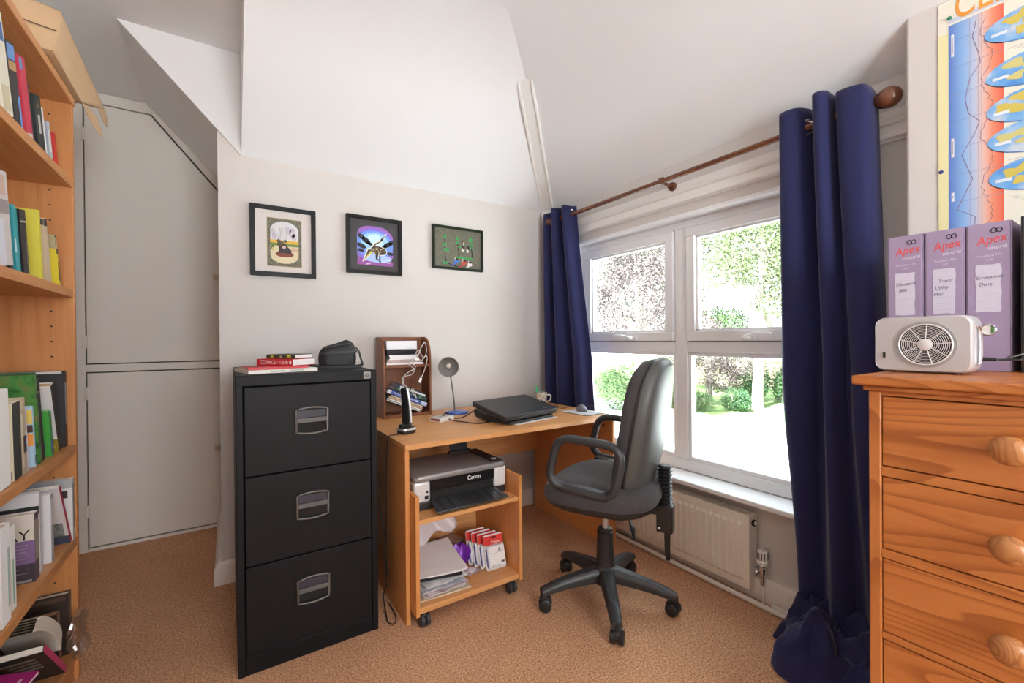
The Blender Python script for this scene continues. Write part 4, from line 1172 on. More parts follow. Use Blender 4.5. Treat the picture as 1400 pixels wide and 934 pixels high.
def printer():
    t = thing('printer', 'silver and black inkjet printer with its tray open on the trolley', 'printer', (CX + .250, CY + .235, .4305))
    hw = .222
    fy = -.145
    B('base', mat('printer_base', (.022, .022, .024), .45), t, -hw + .004, hw - .004, fy + .004, .150, 0, .032, bevel=.004)
    # side cheeks
    MB().prism([(-hw, fy, .032), (-hw + .072, fy, .032), (-hw + .072, fy, .118), (-hw, fy, .118)], (0, .29, 0)).build('left_cheek', SILVERL, t, bevel=.010, seg=3)
    MB().prism([(hw - .062, fy, .032), (hw, fy, .032), (hw, fy, .124), (hw - .062, fy, .124)], (0, .29, 0)).build('right_cheek', SILVERL, t, bevel=.010, seg=3)
    B('right_button', SILVERL, t, hw - .052, hw - .010, fy - .002, fy, .040, .078, bevel=.002)
    B('body', BLACKP, t, -hw + .073, hw - .063, fy + .012, .146, .032, .120, bevel=.002)
    B('front_panel', mat('gloss_black_panel', (.012, .012, .013), .18), t, -hw + .074, hw - .064, fy + .002, fy + .012, .075, .122, bevel=.002)
    B('paper_slot', DARKGAP, t, -hw + .080, hw - .070, fy + .0095, fy + .0115, .040, .072, bevel=0)
    rows = [[(a * s, .0025 + b_ * s, z) for a, b_ in rrect(2 * hw + .002, .300, .022, 5)] for z, s in ((.119, .985), (.123, 1.0), (.136, 1.0), (.142, .97))]
    MB().rings(rows).build('scanner_lid', mat('printer_lid_grey', (.30, .28, .27), .32, .35), t, smooth=40)
    MB().box(hw - .06, hw - .006, fy + .02, .13, .138, .146).build('control_strip', BLACKP, t, bevel=.003)
    MB().lathe([(.013, 0), (.013, .003), (.009, .004)], (hw - .034, fy + .06, .146), n=18).build('dial', SILVER, t)
    text('brand_print', 'Canon', .026, WHITEI, t, (.055, fy + .0012, .098), (R(90), 0, 0), sx=.95)
    for (x, z, s_) in ((-hw + .056, .075, .010), (-hw + .054, .052, .016)):
        B('sticker', INK, t, x - s_ / 2, x + s_ / 2, fy - .0006, fy, z - s_ / 2, z + s_ / 2, bevel=0)
    # open output tray
    tr = MB().prism([(-hw + .075, fy + .006, .030), (hw - .066, fy + .006, .030), (hw - .050, fy - .098, .014), (-hw + .058, fy - .098, .014)], (0, 0, .007)).build('output_tray', mat('tray_dark_blue_grey', (.035, .038, .045), .28), t, bevel=.002)
    for k in range(7):
        x = -hw + .095 + k * .045
        MB().prism([(x, fy - .002, .0362), (x + .003, fy - .002, .0362), (x + .003, fy - .09, .0230), (x, fy - .09, .0230)], (0, 0, .002)).build('tray_rib', BLACKP, tr)
    MB().prism([(-.02, fy - .01, .0355), (.06, fy - .01, .0355), (.07, fy - .10, .0220), (-.02, fy - .10, .0220)], (0, 0, .0025)).build('tray_extension', BLACKP, tr, bevel=.001)
    # rear paper support
    MB().prism([(.070, .128, .126), (.170, .128, .126), (.170, .180, .258), (.078, .180, .258)], (0, .008, 0)).build('paper_support', BLACKP, t, bevel=.002)
    MB().box(.06, .18, .118, .146, .119, .150).build('support_hinge', BLACKP, t, bevel=.003)
    return t
printer()
tag(MB().tube(spline([(.78, 2.02, .575), (.785, 2.028, .62), (.775, 2.03, .66), (.79, 2.05, .69)], 5), .0025, 6).build('printer_lead', BLACKP, None), 'black lead rising behind the printer lid on its left', 'cable')
tag(MB().tube(spline([(.85, 2.02, .575), (.862, 2.028, .62), (.87, 2.03, .655), (.875, 2.05, .69)], 5), .0025, 6).build('printer_lead', BLACKP, None), 'second black lead rising behind the middle of the printer lid', 'cable')

# bottom shelf of the trolley
SZ = .0845
GP = 'papers piled on the bottom shelf of the trolley'
def sheet(nx, ny, w_, d_, fn, th=.0015):
    rows = [[(w_ * (i / nx - .5), d_ * (j / ny - .5), fn(i / nx, j / ny)) for i in range(nx + 1)] for j in range(ny + 1)]
    rows2 = [[(x, y, z - th) for x, y, z in r] for r in rows]
    mb = MB()
    bm = mb.bm
    T = [[bm.verts.new(p_) for p_ in r] for r in rows]; U = [[bm.verts.new(p_) for p_ in r] for r in rows2]
    for j in range(ny):
        for i in range(nx):
            bm.faces.new((T[j][i], T[j][i + 1], T[j + 1][i + 1], T[j + 1][i]))
            bm.faces.new((U[j][i], U[j + 1][i], U[j + 1][i + 1], U[j][i + 1]))
    for i in range(nx):
        bm.faces.new((T[0][i], U[0][i], U[0][i + 1], T[0][i + 1])); bm.faces.new((T[ny][i], T[ny][i + 1], U[ny][i + 1], U[ny][i]))
    for j in range(ny):
        bm.faces.new((T[j][0], T[j + 1][0], U[j + 1][0], U[j][0])); bm.faces.new((T[j][nx], U[j][nx], U[j + 1][nx], T[j + 1][nx]))
    return mb
px_, py_ = CX + .150, CY + .170
block('card_folder', 'buff card folder lowest of the pile on the trolley shelf', 'folder', CX + .030, CX + .262, CY + .035, CY + .30, SZ, SZ + .006, mat('buff_card', (.62, .50, .38), .7), GP, yaw=R(-3))
t = thing('crumpled_papers', 'crumpled mixed leaflets low in the pile on the trolley shelf', 'papers', (px_ - .012, py_ - .01, SZ + .0065), R(2), GP)
for k in range(5):
    mm = (PAPER, patchy('leaflet_mauve', [(.45, .30, .34), (.7, .6, .62), (.3, .2, .26)], 18, .6), PAPER, patchy('leaflet_blue_grey', [(.25, .28, .36), (.6, .6, .64), (.12, .14, .2)], 14, .6), PAPER)[k]
    rnd = random.Random(k)
    a, b_, c = rnd.random() * 6, rnd.random() * 6, rnd.random() * 6
    sheet(14, 12, .19, .25, lambda u, v, a=a, b_=b_, c=c: .0045 + .0035 * math.sin(9 * u + a) * math.cos(7 * v + b_) + .002 * math.sin(17 * u + c), .0014).build('leaflet', mm, t, loc=(.006 * math.sin(k * 2.1), .004 * math.cos(k * 3), .003 + .0095 * k), rot=(0, 0, R(4) * math.sin(k * 1.7)))
block('black_folder', 'black plastic folder under the white paper on the trolley shelf', 'folder', CX + .055, CX + .250, CY + .06, CY + .29, SZ + .0585, SZ + .0735, mat('folder_black', (.02, .02, .024), .25), GP, yaw=R(-14), bevel=.003)
t = thing('paper_ream', 'curling stack of white printer paper topmost in the trolley pile', 'papers', (px_ - .004, py_ - .005, SZ + .088), R(-8), GP)
for k in range(4):
    sheet(14, 16, .200, .270, lambda u, v, k=k: .0015 * k + .012 * max(0, v - .35) ** 1.0 * 2.2 + .010 * (1 - u) * max(0, .4 - v) + .012 * (u - .5) ** 2, .0012).build('paper_sheet', PAPER, t, loc=(.0015 * k, -.001 * k, .0005 * k), rot=(0, 0, R(1.2) * (k - 1.5)))
t = thing('plastic_bag', 'crumpled translucent white plastic bag behind the paper on the trolley', 'bag', (CX + .185, CY + .325, SZ + .085), 0)
rows = []
rnd = random.Random(11)
for j in range(13):
    row = []
    for i in range(17):
        u, v = i / 16 - .5, j / 12
        row.append((.25 * u + .05 * v + .012 * math.sin(7 * v + 5 * u), .06 * v + .016 * math.sin(11 * u + 4 * v), .07 + .11 * v + .05 * u + .010 * math.sin(14 * u + 6 * v) - .03 * (v > .8) * abs(math.sin(9 * u))))
    rows.append(row)
o_ = MB().rings([[(x * 1.05, y, z * 1.35) for x, y, z in r] for r in rows], closed_u=False).build('film', mat('bag_film', (.74, .68, .69), .35), t, smooth=25, loc=(-.01, -.03, -.055))
o_.modifiers.new('thickness', 'SOLIDIFY').thickness = .001
t = thing('info_card', 'grey printed card standing behind the white paper on the trolley', 'card', (CX + .068, CY + .335, SZ + .0005), R(-4), rot=(R(-9), 0, R(-4)))
MB().prism([(a, 0, b_ + .115) for a, b_ in rrect(.085, .230, .008, 4)], (0, .0012, 0)).build('sheet', mat('card_grey', (.60, .57, .57), .5), t)
for k in range(5):
    B('print', plain((.25, .23, .25)), t, -.030 + .004 * k, .030 - .006 * ((k * 2) % 3), -.0004, 0, .196 - k * .007, .199 - k * .007, bevel=0)
t = thing('magazine_stack', 'stack of old magazines at the back of the trolley shelf', 'magazines', (CX + .305, CY + .345, SZ + .0005), R(12))
for k in range(7):
    B('magazine', plain(((.30, .24, .22), (.55, .50, .46), (.20, .16, .17), (.42, .33, .30), (.60, .55, .52), (.26, .22, .26), (.35, .25, .2))[k]), t, -.055 + .003 * math.sin(k * 2), .05, -.05 + .002 * math.cos(k), .045, .0105 * k, .0105 * k + .010, bevel=.0005)
t = thing('purple_packet', 'crumpled purple foil packet beside the ink packs on the trolley', 'packet', (CX + .288, CY + .205, SZ + .0005), R(-12))
rows = []
for j in range(9):
    f = j / 8
    s_ = math.sin(PI * (.10 + .84 * f)) ** .6
    rows.append([((.050 + .008 * math.sin(5 * a + 3 * f)) * s_ * math.cos(a), (.030 + .006 * math.cos(4 * a)) * s_ * math.sin(a), .10 * f + .008 * math.sin(3 * a + f * 4)) for a in [2 * PI * i / 18 for i in range(18)]])
MB().rings([[(x, y, max(0, z)) for x, y, z in r] for r in rows]).build('foil', mat('purple_foil', (.17, .02, .36), .3, .2), t, smooth=25, loc=(0, 0, .004))
t = thing('pink_wrapper', 'pink and white wrapper lying in front of the purple packet', 'wrapper', (CX + .305, CY + .130, SZ + .002), R(20))
sheet(10, 8, .075, .060, lambda u, v: .006 + .005 * math.sin(8 * u + 3 * v) + .004 * math.cos(9 * v), .001).build('film', patchy('pink_film', [(.55, .34, .40), (.75, .68, .70), (.45, .28, .34)], 22, .4), t)
def ink_pack(k, x, y, yaw, lean, label):
    t = thing('ink_cartridge_pack', label, 'ink cartridge', (x, y, SZ + .0008), 0, 'ink cartridge packs on the trolley', rot=(lean, 0, yaw))
    w_, h = .100, .150
    MB().prism([(a, 0, b_ + h / 2) for a, b_ in rrect(w_, h, .008, 4)], (0, .002, 0)).build('card', mat('pack_card', (.72, .70, .70), .4), t)
    MB().box(-w_ / 2 + .0005, w_ / 2 - .0005, -.0006, 0, h * .70, h - .006).build('red_header', plain((.62, .03, .02), .4), t, smooth=0)
    bl = MB().box(-w_ / 2 + .006, w_ / 2 - .006, -.018, -.0006, .008, h * .69).build('blister', mat('blister_plastic', (.60, .60, .64), .15), t, bevel=.004)
    B('insert', mat('insert_white', (.74, .73, .72), .5), t, -w_ / 2 + .012, w_ / 2 - .008, -.0190, -.0182, .016, h * .66, bevel=0)
    B('blue_side', plain((.16, .18, .48), .4), t, -w_ / 2 + .0045, -w_ / 2 + .0058, -.016, -.002, .016, h * .62, bevel=0)
    text('brand_print', 'Canon', .017, WHITEI, t, (.010, -.0010, h * .765), (R(90), 0, 0))
    MB().prism([(a + .004, -.0009, b_ + h * .90) for a, b_ in rrect(.026, .008, .0038, 3)], (0, .0004, 0)).build('hang_hole', DARKGAP, t)
    B('print', plain((.08, .08, .12)), t, .020, .036, -.0194, -.0190, .026, .034, bevel=0)
    B('print', plain((.35, .35, .38)), t, -.030, .014, -.0194, -.0190, .018, .021, bevel=0)
    MB().tube([(-.034, -.0192, .074), (-.010, -.0192, .066), (.006, -.0192, .074), (.014, -.0192, .072), (.036, -.0192, .078)], .0010, 5).build('print', plain((.3, .3, .33)), t)
    B('print', plain((.25, .25, .28)), t, .012, .022, -.0194, -.0190, .076, .090, bevel=0)
    return t
for k, lb in enumerate(('front ink cartridge pack with its label in full view', 'second ink cartridge pack just behind the front one', 'third ink cartridge pack from the front', 'rearmost ink cartridge pack by the trolley side')):
    ink_pack(k, CX + .420 - .014 * k, CY + .095 + .031 * k, R(-3), R(-17), lb)

# ------------------------------------------------------------------ office chair
def chair():
    t = thing('office_chair', 'charcoal swivel office chair with loop arms before the window', 'chair', (1.368, 1.371, 0), R(118))
    base = MB()
    base.lathe([(.034, .070), (.050, .082), (.056, .118), (.050, .145), (.040, .156)], n=24)
    bo = base.build('base_hub', GREYP, t, smooth=50)
    rad0 = [160.6, 233.0, 303.5, 20.0, 87.5]
    for a in rad0:
        a = R(a - 118)
        d = Vector((math.cos(a), math.sin(a), 0)); s = Vector((-math.sin(a), math.cos(a), 0))
        rows = []
        for k in range(9):
            f = k / 8
            r = .030 + .262 * f
            zt = .152 - .046 * f - .016 * f ** 4
            hh = .056 - .028 * f
            wd = .034 - .012 * f
            c = d * r
            rows.append([c + s * (wd * x) + Vector((0, 0, zt - hh * y)) for x, y in ((-.55, 0), (.55, 0), (.9, .22), (1, .55), (.9, 1), (-.9, 1), (-1, .55), (-.9, .22))])
        MB().rings(rows).build('leg', GREYP, t, smooth=40)
        c = d * .285
        ca = MB()
        ca.cyl(c + Vector((0, 0, .080)), c + Vector((0, 0, .050)), .011)
        yaw = a + R(70)
        w_ = Vector((math.cos(yaw), math.sin(yaw), 0))
        off = Vector((-math.sin(yaw), math.cos(yaw), 0)) * .010
        ca.lathe([(.020, -.013), (.0275, -.011), (.0275, .011), (.020, .013)], c + off + Vector((0, 0, .0355)), w_, 18)
        co = ca.build('castor', BLACKP, t, smooth=40)
        for q in (-1, 1):
            MB().lathe([(.016, -.011), (.024, -.009), (.0262, -.004), (.0262, .006), (.022, .009)], c + off + w_ * (q * .0165) + Vector((0, 0, .0265)), w_ * q, 20).build('wheel', BLACKP, co, smooth=40)
    MB().lathe([(.040, .128), (.042, .135), (.040, .15), (.034, .285), (.034, .300), (.030, .304), (.030, .314), (.020, .316)], n=24).build('column_sleeve', BLACKP, t, smooth=40)
    MB().cyl((0, 0, .31), (0, 0, .44), .0135, n=18).build('gas_lift', mat('gas_lift_steel', (.55, .50, .45), .4, .6), t)
    # seat
    def seat_ring(s, z, drop=0.0, fx=1.0):
        out = []
        n = 44
        for k in range(n):
            a = 2 * PI * k / n
            ca_, sa = math.cos(a), math.sin(a)
            e = 2.0 / 3.6
            x = .235 * math.copysign(abs(ca_) ** e, ca_) * s * fx
            y = .235 * math.copysign(abs(sa) ** e, sa) * s * (1 - .05 * (x < 0) * abs(x) / .235)
            zz = z - drop * max(0, (x - .06) / .17) ** 2 + .012 * max(0, (-x - .08) / .15) ** 1.5
            out.append((x - .005, y, zz))
        return out
    MB().rings([seat_ring(.70, .432), seat_ring(.86, .436), seat_ring(.965, .452), seat_ring(.985, .470, .006)]).build('seat_pan', BLACKP, t, smooth=45)
    MB().rings([seat_ring(.98, .469, .006), seat_ring(1.01, .480, .008), seat_ring(1.015, .505, .012), seat_ring(.99, .530, .018), seat_ring(.93, .546, .026), seat_ring(.80, .556, .034), seat_ring(.55, .556, .034), seat_ring(.25, .552, .03), seat_ring(.04, .551, .03)]).build('seat', FABRIC, t, smooth=70)
    MB().box(-.11, .09, -.075, .075, .415, .436).build('mechanism', BLACKP, t, bevel=.006)
    MB().tube(spline([(-.06, -.02, .425), (-.085, -.015, .39), (-.105, -.01, .355), (-.118, -.005, .325), (-.124, .0, .285)], 5), [.006] * 10 + [.007, .009, .012, .016, .018, .016, .013, .011, .009, .008, .006], 10, flat=.5).build('lever', BLACKP, t, smooth=50)
    # backrest: fabric front and plastic shell
    def back_ring(f, s):
        out = []
        n = 44
        for k in range(n):
            a = 2 * PI * k / n
            ca_, sa = math.cos(a), math.sin(a)
            e = 2.0 / 3.8
            z = .285 * math.copysign(abs(sa) ** e, sa) * s
            wmax = .205 - .035 * (z / .285) ** 2 * (z > 0) - .012 * (z < 0) * abs(z / .285)
            y = wmax * math.copysign(abs(ca_) ** e, ca_) * s
            curve = .055 * (y / .205) ** 2          # wraps forward at the sides
            lum = -.022 * math.cos(z / .285 * 2.2) + .022
            out.append((-.205 + f + curve * .8 - .098 * (z + .285) / .57 + .068 + lum * .6, y, .765 + z))
        return out
    MB().rings([back_ring(.044, .06), back_ring(.044, .4), back_ring(.043, .78), back_ring(.037, .92), back_ring(.022, .985), back_ring(.002, 1.0), back_ring(-.018, 1.0), back_ring(-.024, .985)]).build('backrest', FABRIC, t, smooth=70)
    MB().rings([back_ring(-.022, .985), back_ring(-.026, 1.008), back_ring(-.036, 1.01), back_ring(-.058, .975), back_ring(-.068, .90), back_ring(-.073, .70), back_ring(-.074, .35), back_ring(-.074, .05)]).build('back_shell', mat('dusty_grey_plastic', (.085, .088, .082), .42, bump=.06, bscale=350, var=.12, vscale=9), t, smooth=70)
    MB().tube(back_ring(-.020, 1.004), .0032, 6, closed=True).build('back_piping', BLACKP, t, smooth=60)
    # back support: bellows, bracket and lower stem
    bel = []
    for k in range(22):
        f = k / 21
        bel.append((.030 if k % 2 else .021, .62 - .16 * f))
    MB().lathe([(r_, z) for r_, z in bel[::-1]], (-.250, 0, 0), (0, 0, 1), 20).build('bellows', BLACKP, t, smooth=20)
    MB().box(-.283, -.220, -.032, .032, .352, .462).build('bracket', BLACKP, t, bevel=.006)
    MB().box(-.26, -.05, -.028, .028, .418, .446).build('back_arm', BLACKP, t, bevel=.006)
    MB().box(-.215, -.185, -.036, .036, .446, .458).build('tension_plate', CHROME, t, bevel=.003)
    MB().tube([(-.258, 0, .36), (-.258, 0, .29), (-.260, 0, .235)], [.013, .011, .009], 12).build('adjuster_stem', BLACKP, t)
    MB().lathe([(.006, 0), (.006, .004), (.003, .005)], (-.232, .032, .372), (0, 1, 0), 12).build('bolt', CHROME, t)
    # loop arms
    for s in (-1, 1):
        y = s * .262
        cs_ = [(.156, .560), (.108, .750), (-.152, .735), (-.112, .530)]
        pts = []
        rad = (.075, .060, .075, .075)
        for i in range(4):
            p0 = Vector((*cs_[i - 1], 0)); p1 = Vector((*cs_[i], 0)); p2 = Vector((*cs_[(i + 1) % 4], 0))
            d0 = (p0 - p1).normalized(); d1 = (p2 - p1).normalized()
            L0 = rad[i] if i != 1 and i != 2 else rad[i]
            a_, b_ = p1 + d0 * L0, p1 + d1 * L0
            for k in range(7):
                q = k / 6
                pts.append(((1 - q) ** 2 * a_ + 2 * q * (1 - q) * p1 + q * q * b_))
        lo = min(p_.y for p_ in pts)
        MB().tube([(p_.x, y + (-.012 * s if p_.y < lo + .02 else 0), p_.y) for p_ in pts], .0165, 12, closed=True, flat=1.0).build('armrest', GREYP, t, smooth=60)
        MB().prism([(-.085, s * .20, .520), (.115, s * .20, .535), (.115, s * .20, .560), (-.085, s * .20, .545)], (0, s * .055, 0)).build('arm_bracket', BLACKP, t, bevel=.003)
    return t
chair()

# ------------------------------------------------------------------ chest of drawers and the things on it
def chest():
    t = thing('chest_of_drawers', 'waxed pine chest of drawers with round knobs at the right', 'chest of drawers', (1.17, -.04, 0))
    Y0, Y1, D = -.415, .415, .60
    B('top', PINE, t, -.022, D + .012, Y0 - .024, Y1 + .024, 1.030, 1.05, bevel=.004, seg=3)
    B('top_moulding', PINE, t, -.008, D, Y0 - .008, Y1 + .008, 1.018, 1.030, bevel=.003)
    B('side', PINEZ, t, 0, D, Y1 - .022, Y1, 0, 1.018, bevel=.003)
    B('side', PINEZ, t, 0, D, Y0, Y0 + .022, 0, 1.018, bevel=.003)
    B('back', PINEZ, t, D - .012, D, Y0 + .022, Y1 - .022, .05, 1.018)
    zs = [(.858, 1.008), (.682, .836), (.504, .661), (.330, .488), (.150, .312)]
    rails = [(1.009, 1.018), (.837, .857), (.662, .681), (.489, .503), (.313, .329), (.06, .149)]
    for a, b_ in rails:
        B('rail', PINE, t, .001, .04, Y0 + .022, Y1 - .022, a, b_, bevel=.001)
    B('dark_interior', DARKGAP, t, .045, .05, Y0 + .022, Y1 - .022, .06, 1.018, bevel=0)
    for k, (a, b_) in enumerate(zs):
        d = MB().box(.002, .022, Y0 + .0235, Y1 - .0235, a + .0015, b_ - .0015).build('drawer', PINE, t, bevel=.0015)
        for y in (.206, -.206):
            MB().lathe([(.012, 0), (.011, .008), (.016, .016), (.0245, .024), (.0265, .032), (.0235, .041), (.014, .047), (.004, .049)], (.002, y, (a + b_) / 2), (-1, 0, 0), 28).build('knob', PINEK, d, smooth=60)
    return t
chest()
CT = 1.0505
def radio():
    t = thing('radio', 'silver portable radio with a round speaker grille on the chest', 'radio', (1.315, .326, CT), 0)
    hw = .084; H_ = .126; D = .078
    rows = []
    for x, s in ((.0, .955), (.003, .98), (.010, 1.0), (D - .006, 1.0), (D, .97)):
        rows.append([(x, a * s, .066 + b_ * s) for a, b_ in rrect(2 * hw, H_, .020, 6)])
    MB().rings(rows).build('body', mat('radio_silver', (.60, .595, .615), .36, .4), t, smooth=40)
    for y in (-.055, .055):
        MB().cyl((.02, y, 0), (.02, y, .006), .008).build('foot', BLACKP, t)
    B('top_button', BLACKP, t, .018, .030, .032, .052, .1285, .1305, bevel=.0008)
    c = Vector((0, -.009, .065))
    MB().lathe([(.052, -.0005), (.052, .0025), (.046, .0025), (.046, -.0005)], c, (-1, 0, 0), 48, cap0=False, cap1=False).build('speaker_bezel', mat('bezel_grey', (.40, .40, .40), .4, .4), t, smooth=30)
    MB().ell(c + Vector((-.0004, 0, 0)), .046, .046, (0, 1, 0), (0, 0, 1), 40).build('speaker_cone', DARKGAP, t, smooth=0)
    g = MB()
    for k in range(9):
        r_ = .0440 - k * .0034
        g.tube([c + Vector((-.0026, r_ * math.cos(a), r_ * math.sin(a))) for a in [2 * PI * i / 40 for i in range(40)]], .00068, 5, closed=True)
    for k in range(9):
        a = 2 * PI * k / 9 + .25
        d = Vector((0, math.cos(a), math.sin(a)))
        g.tube([c + d * .010 + Vector((-.003, 0, 0)), c + d * .046 + Vector((-.003, 0, 0))], .0010, 5)
    gr = g.build('speaker_grille', SILVERL, t, smooth=60)
    MB().tube([c + Vector((-.0026, .0455 * math.cos(a), .0455 * math.sin(a))) for a in [2 * PI * i / 48 for i in range(48)]], .0014, 6, closed=True).build('grille_rim', SILVERL, t, smooth=60)
    MB().lathe([(.0135, 0), (.0135, .003), (.011, .0042), (.002, .0046)], c, (-1, 0, 0), 28).build('speaker_cap', SILVERL, t, smooth=50)
    MB().prism([(-.0006, .064 + a, .040 + b_) for a, b_ in rrect(.011, .019, .002, 3)], (.001, 0, 0)).build('switch_plate', SILVER, t)
    B('switch', BLACKP, t, -.0016, -.0005, .0615, .0665, .034, .046, bevel=.0004)
    # carrying handle folded on the near end
    MB().tube(spline([(.030, -hw - .001, .105), (.036, -hw - .0045, .095), (.040, -hw - .005, .06), (.036, -hw - .0045, .030), (.030, -hw - .001, .022)], 6), .0035, 8, flat=.6).build('handle', CHROME, t, smooth=60)
    MB().cyl((.050, -hw - .001, .034), (.050, -hw - .026, .033), .0042, .0036).build('plug', BLACKP, t)
    return t
radio()
tag(MB().tube(spline([(1.36, .214, CT + .033), (1.37, .18, CT + .034), (1.39, .13, CT + .033), (1.42, .05, CT + .030), (1.45, -.05, CT + .02), (1.47, -.15, CT + .004)], 7), .0022, 6).build('power_lead', BLACKP, None), 'straight black lead running from the radio plug to the right', 'cable')
tag(MB().tube(spline([(1.362, .200, CT + .038), (1.372, .184, CT + .044), (1.39, .165, CT + .054), (1.41, .145, CT + .052), (1.425, .120, CT + .070), (1.43, .112, CT + .05), (1.42, .118, CT + .022), (1.43, .10, CT + .004)], 7), .0020, 6).build('aerial_lead', BLACKP, None), 'looping thin black lead rising beside the radio plug', 'cable')

LILAC = mat('lilac_file_board', (.36, .285, .42), .6, bump=.08, bscale=260, var=.03, vscale=30)
LILACD = mat('lilac_file_spine', (.345, .27, .41), .6, bump=.08, bscale=260)
def lever_file(y1, w_, label, lines, ring):
    t = thing('lever_arch_file', label, 'file', (1.51, y1 - w_, CT), 0, 'lilac lever arch files on the chest')
    H_, D = .350, .280
    m = MB()
    m.box(0, D, 0, .0028, 0, H_).box(0, D, w_ - .0028, w_, 0, H_)
    m.build('board', LILAC, t, bevel=.001)
    B('spine', LILACD, t, -.0025, .0025, .0028, w_ - .0028, 0, H_, bevel=.001)
    B('page_block', PAGEW, t, .03, D - .03, .010, w_ - .012, .012, .300, bevel=0)
    B('file_interior', DARKGAP, t, .0030, .0036, .004, w_ - .004, .004, H_ - .006, bevel=0)
    # paper label with ragged edge, ruled and hand written
    rnd = random.Random(int(y1 * 1000))
    yc = w_ / 2
    z0, z1, hw = .140, .252, w_ * .275
    pts = []
    n = 10
    for k in range(n): pts.append((hw + .0012 * rnd.uniform(-1, 1), z0 + (z1 - z0) * k / n))
    for k in range(6): pts.append((hw - 2 * hw * k / 6, z1 + .0012 * rnd.uniform(-1, 1)))
    for k in range(n): pts.append((-hw + .0012 * rnd.uniform(-1, 1), z1 - (z1 - z0) * k / n))
    for k in range(6): pts.append((-hw + 2 * hw * k / 6, z0 + .0012 * rnd.uniform(-1, 1)))
    lb = MB().prism([(-.0025, yc + a, z) for a, z in pts], (-.0006, 0, 0)).build('label', mat('label_pale_lilac', (.62, .58, .68), .7), t, smooth=0)
    for k in range(6):
        z = z1 - .021 - k * .0165
        MB().box(-.00335, -.0031, yc - hw + .006, yc + hw - .006, z, z + .0005).build('ruled_line', plain((.42, .40, .46)), lb, smooth=0)
    for k, s_ in enumerate(lines):
        text('handwriting', s_, .0115, plain((.10, .09, .16)), t, (-.0032, yc + .006 * (k - .3), z1 - .030 - k * .0165), (R(90), R(-3), R(-90)), sx=.9, shear=.25)
    text('brand_print', 'Apex', .030, plain((.72, .085, .07)), t, (-.0027, yc - .004, .310), (R(90), R(-7), R(-90)), shear=.3, sx=.78)
    text('brand_print', 'natural', .0135, plain((.66, .62, .70)), t, (-.0028, yc - .014, .291), (R(90), R(-5), R(-90)), sx=.9)
    text('brand_print', 'Oxo\u00b7X', .001, INK, t, (-.001, yc, .33), (R(90), 0, R(-90))) if False else None
    for dy in (-.004, .005):
        MB().tube([(-.0028, yc - .014 + dy + .0045 * math.cos(a), .331 + .0055 * math.sin(a)) for a in [2 * PI * i / 14 for i in range(14)]], .0009, 5, closed=True).build('emblem', INK, t)
    text('subtitle', 'Premium File', .0075, plain((.62, .58, .66)), t, (-.0027, yc - .002, .273), (R(90), R(-3), R(-90)))
    text('subtitle', 'A4F', .0065, plain((.60, .56, .64)), t, (-.0027, yc - .002, .263), (R(90), R(-3), R(-90)))
    if ring:
        MB().tube([(-.003, yc + .0125 * math.cos(a), .098 + .0125 * math.sin(a)) for a in [2 * PI * i / 24 for i in range(24)]], .0018, 8, closed=True).build('finger_ring', CHROME, t, smooth=60)
        MB().ell((-.0027, yc, .098), .0115, .0115, (0, 1, 0), (0, 0, 1), 24).build('ring_hole', PAGEW, t, smooth=0)
        B('green_divider', plain((.12, .30, .10)), t, -.0031, -.0028, yc - .009, yc - .004, .0905, .107, bevel=0)
    return t
lever_file(.440, .0735, 'lilac lever arch file nearest the curtain', ('Education', 'Bills'), True)
lever_file(.3645, .0735, 'lilac lever arch file in the middle of the three', ('Travel', 'Utility', 'Misc'), True)
lever_file(.289, .0745, 'lilac lever arch file with its finger ring in view right of the radio', ('Economics', 'Diary'), True)
def black_file():
    t = thing('box_file', 'dark grey file standing right of the lilac files', 'file', (1.50, .118, CT))
    B('board', mat('file_dark', (.055, .055, .06), .6), t, 0, .285, 0, .0028, 0, .352)
    B('board', mat('file_dark', (.055, .055, .06), .6), t, 0, .285, .0792, .082, 0, .352)
    B('spine', mat('file_dark', (.055, .055, .06), .6), t, -.0025, .0025, .0028, .0792, 0, .352)
    B('page_block', PAGEW, t, .03, .25, .01, .07, .012, .30, bevel=0)
black_file()

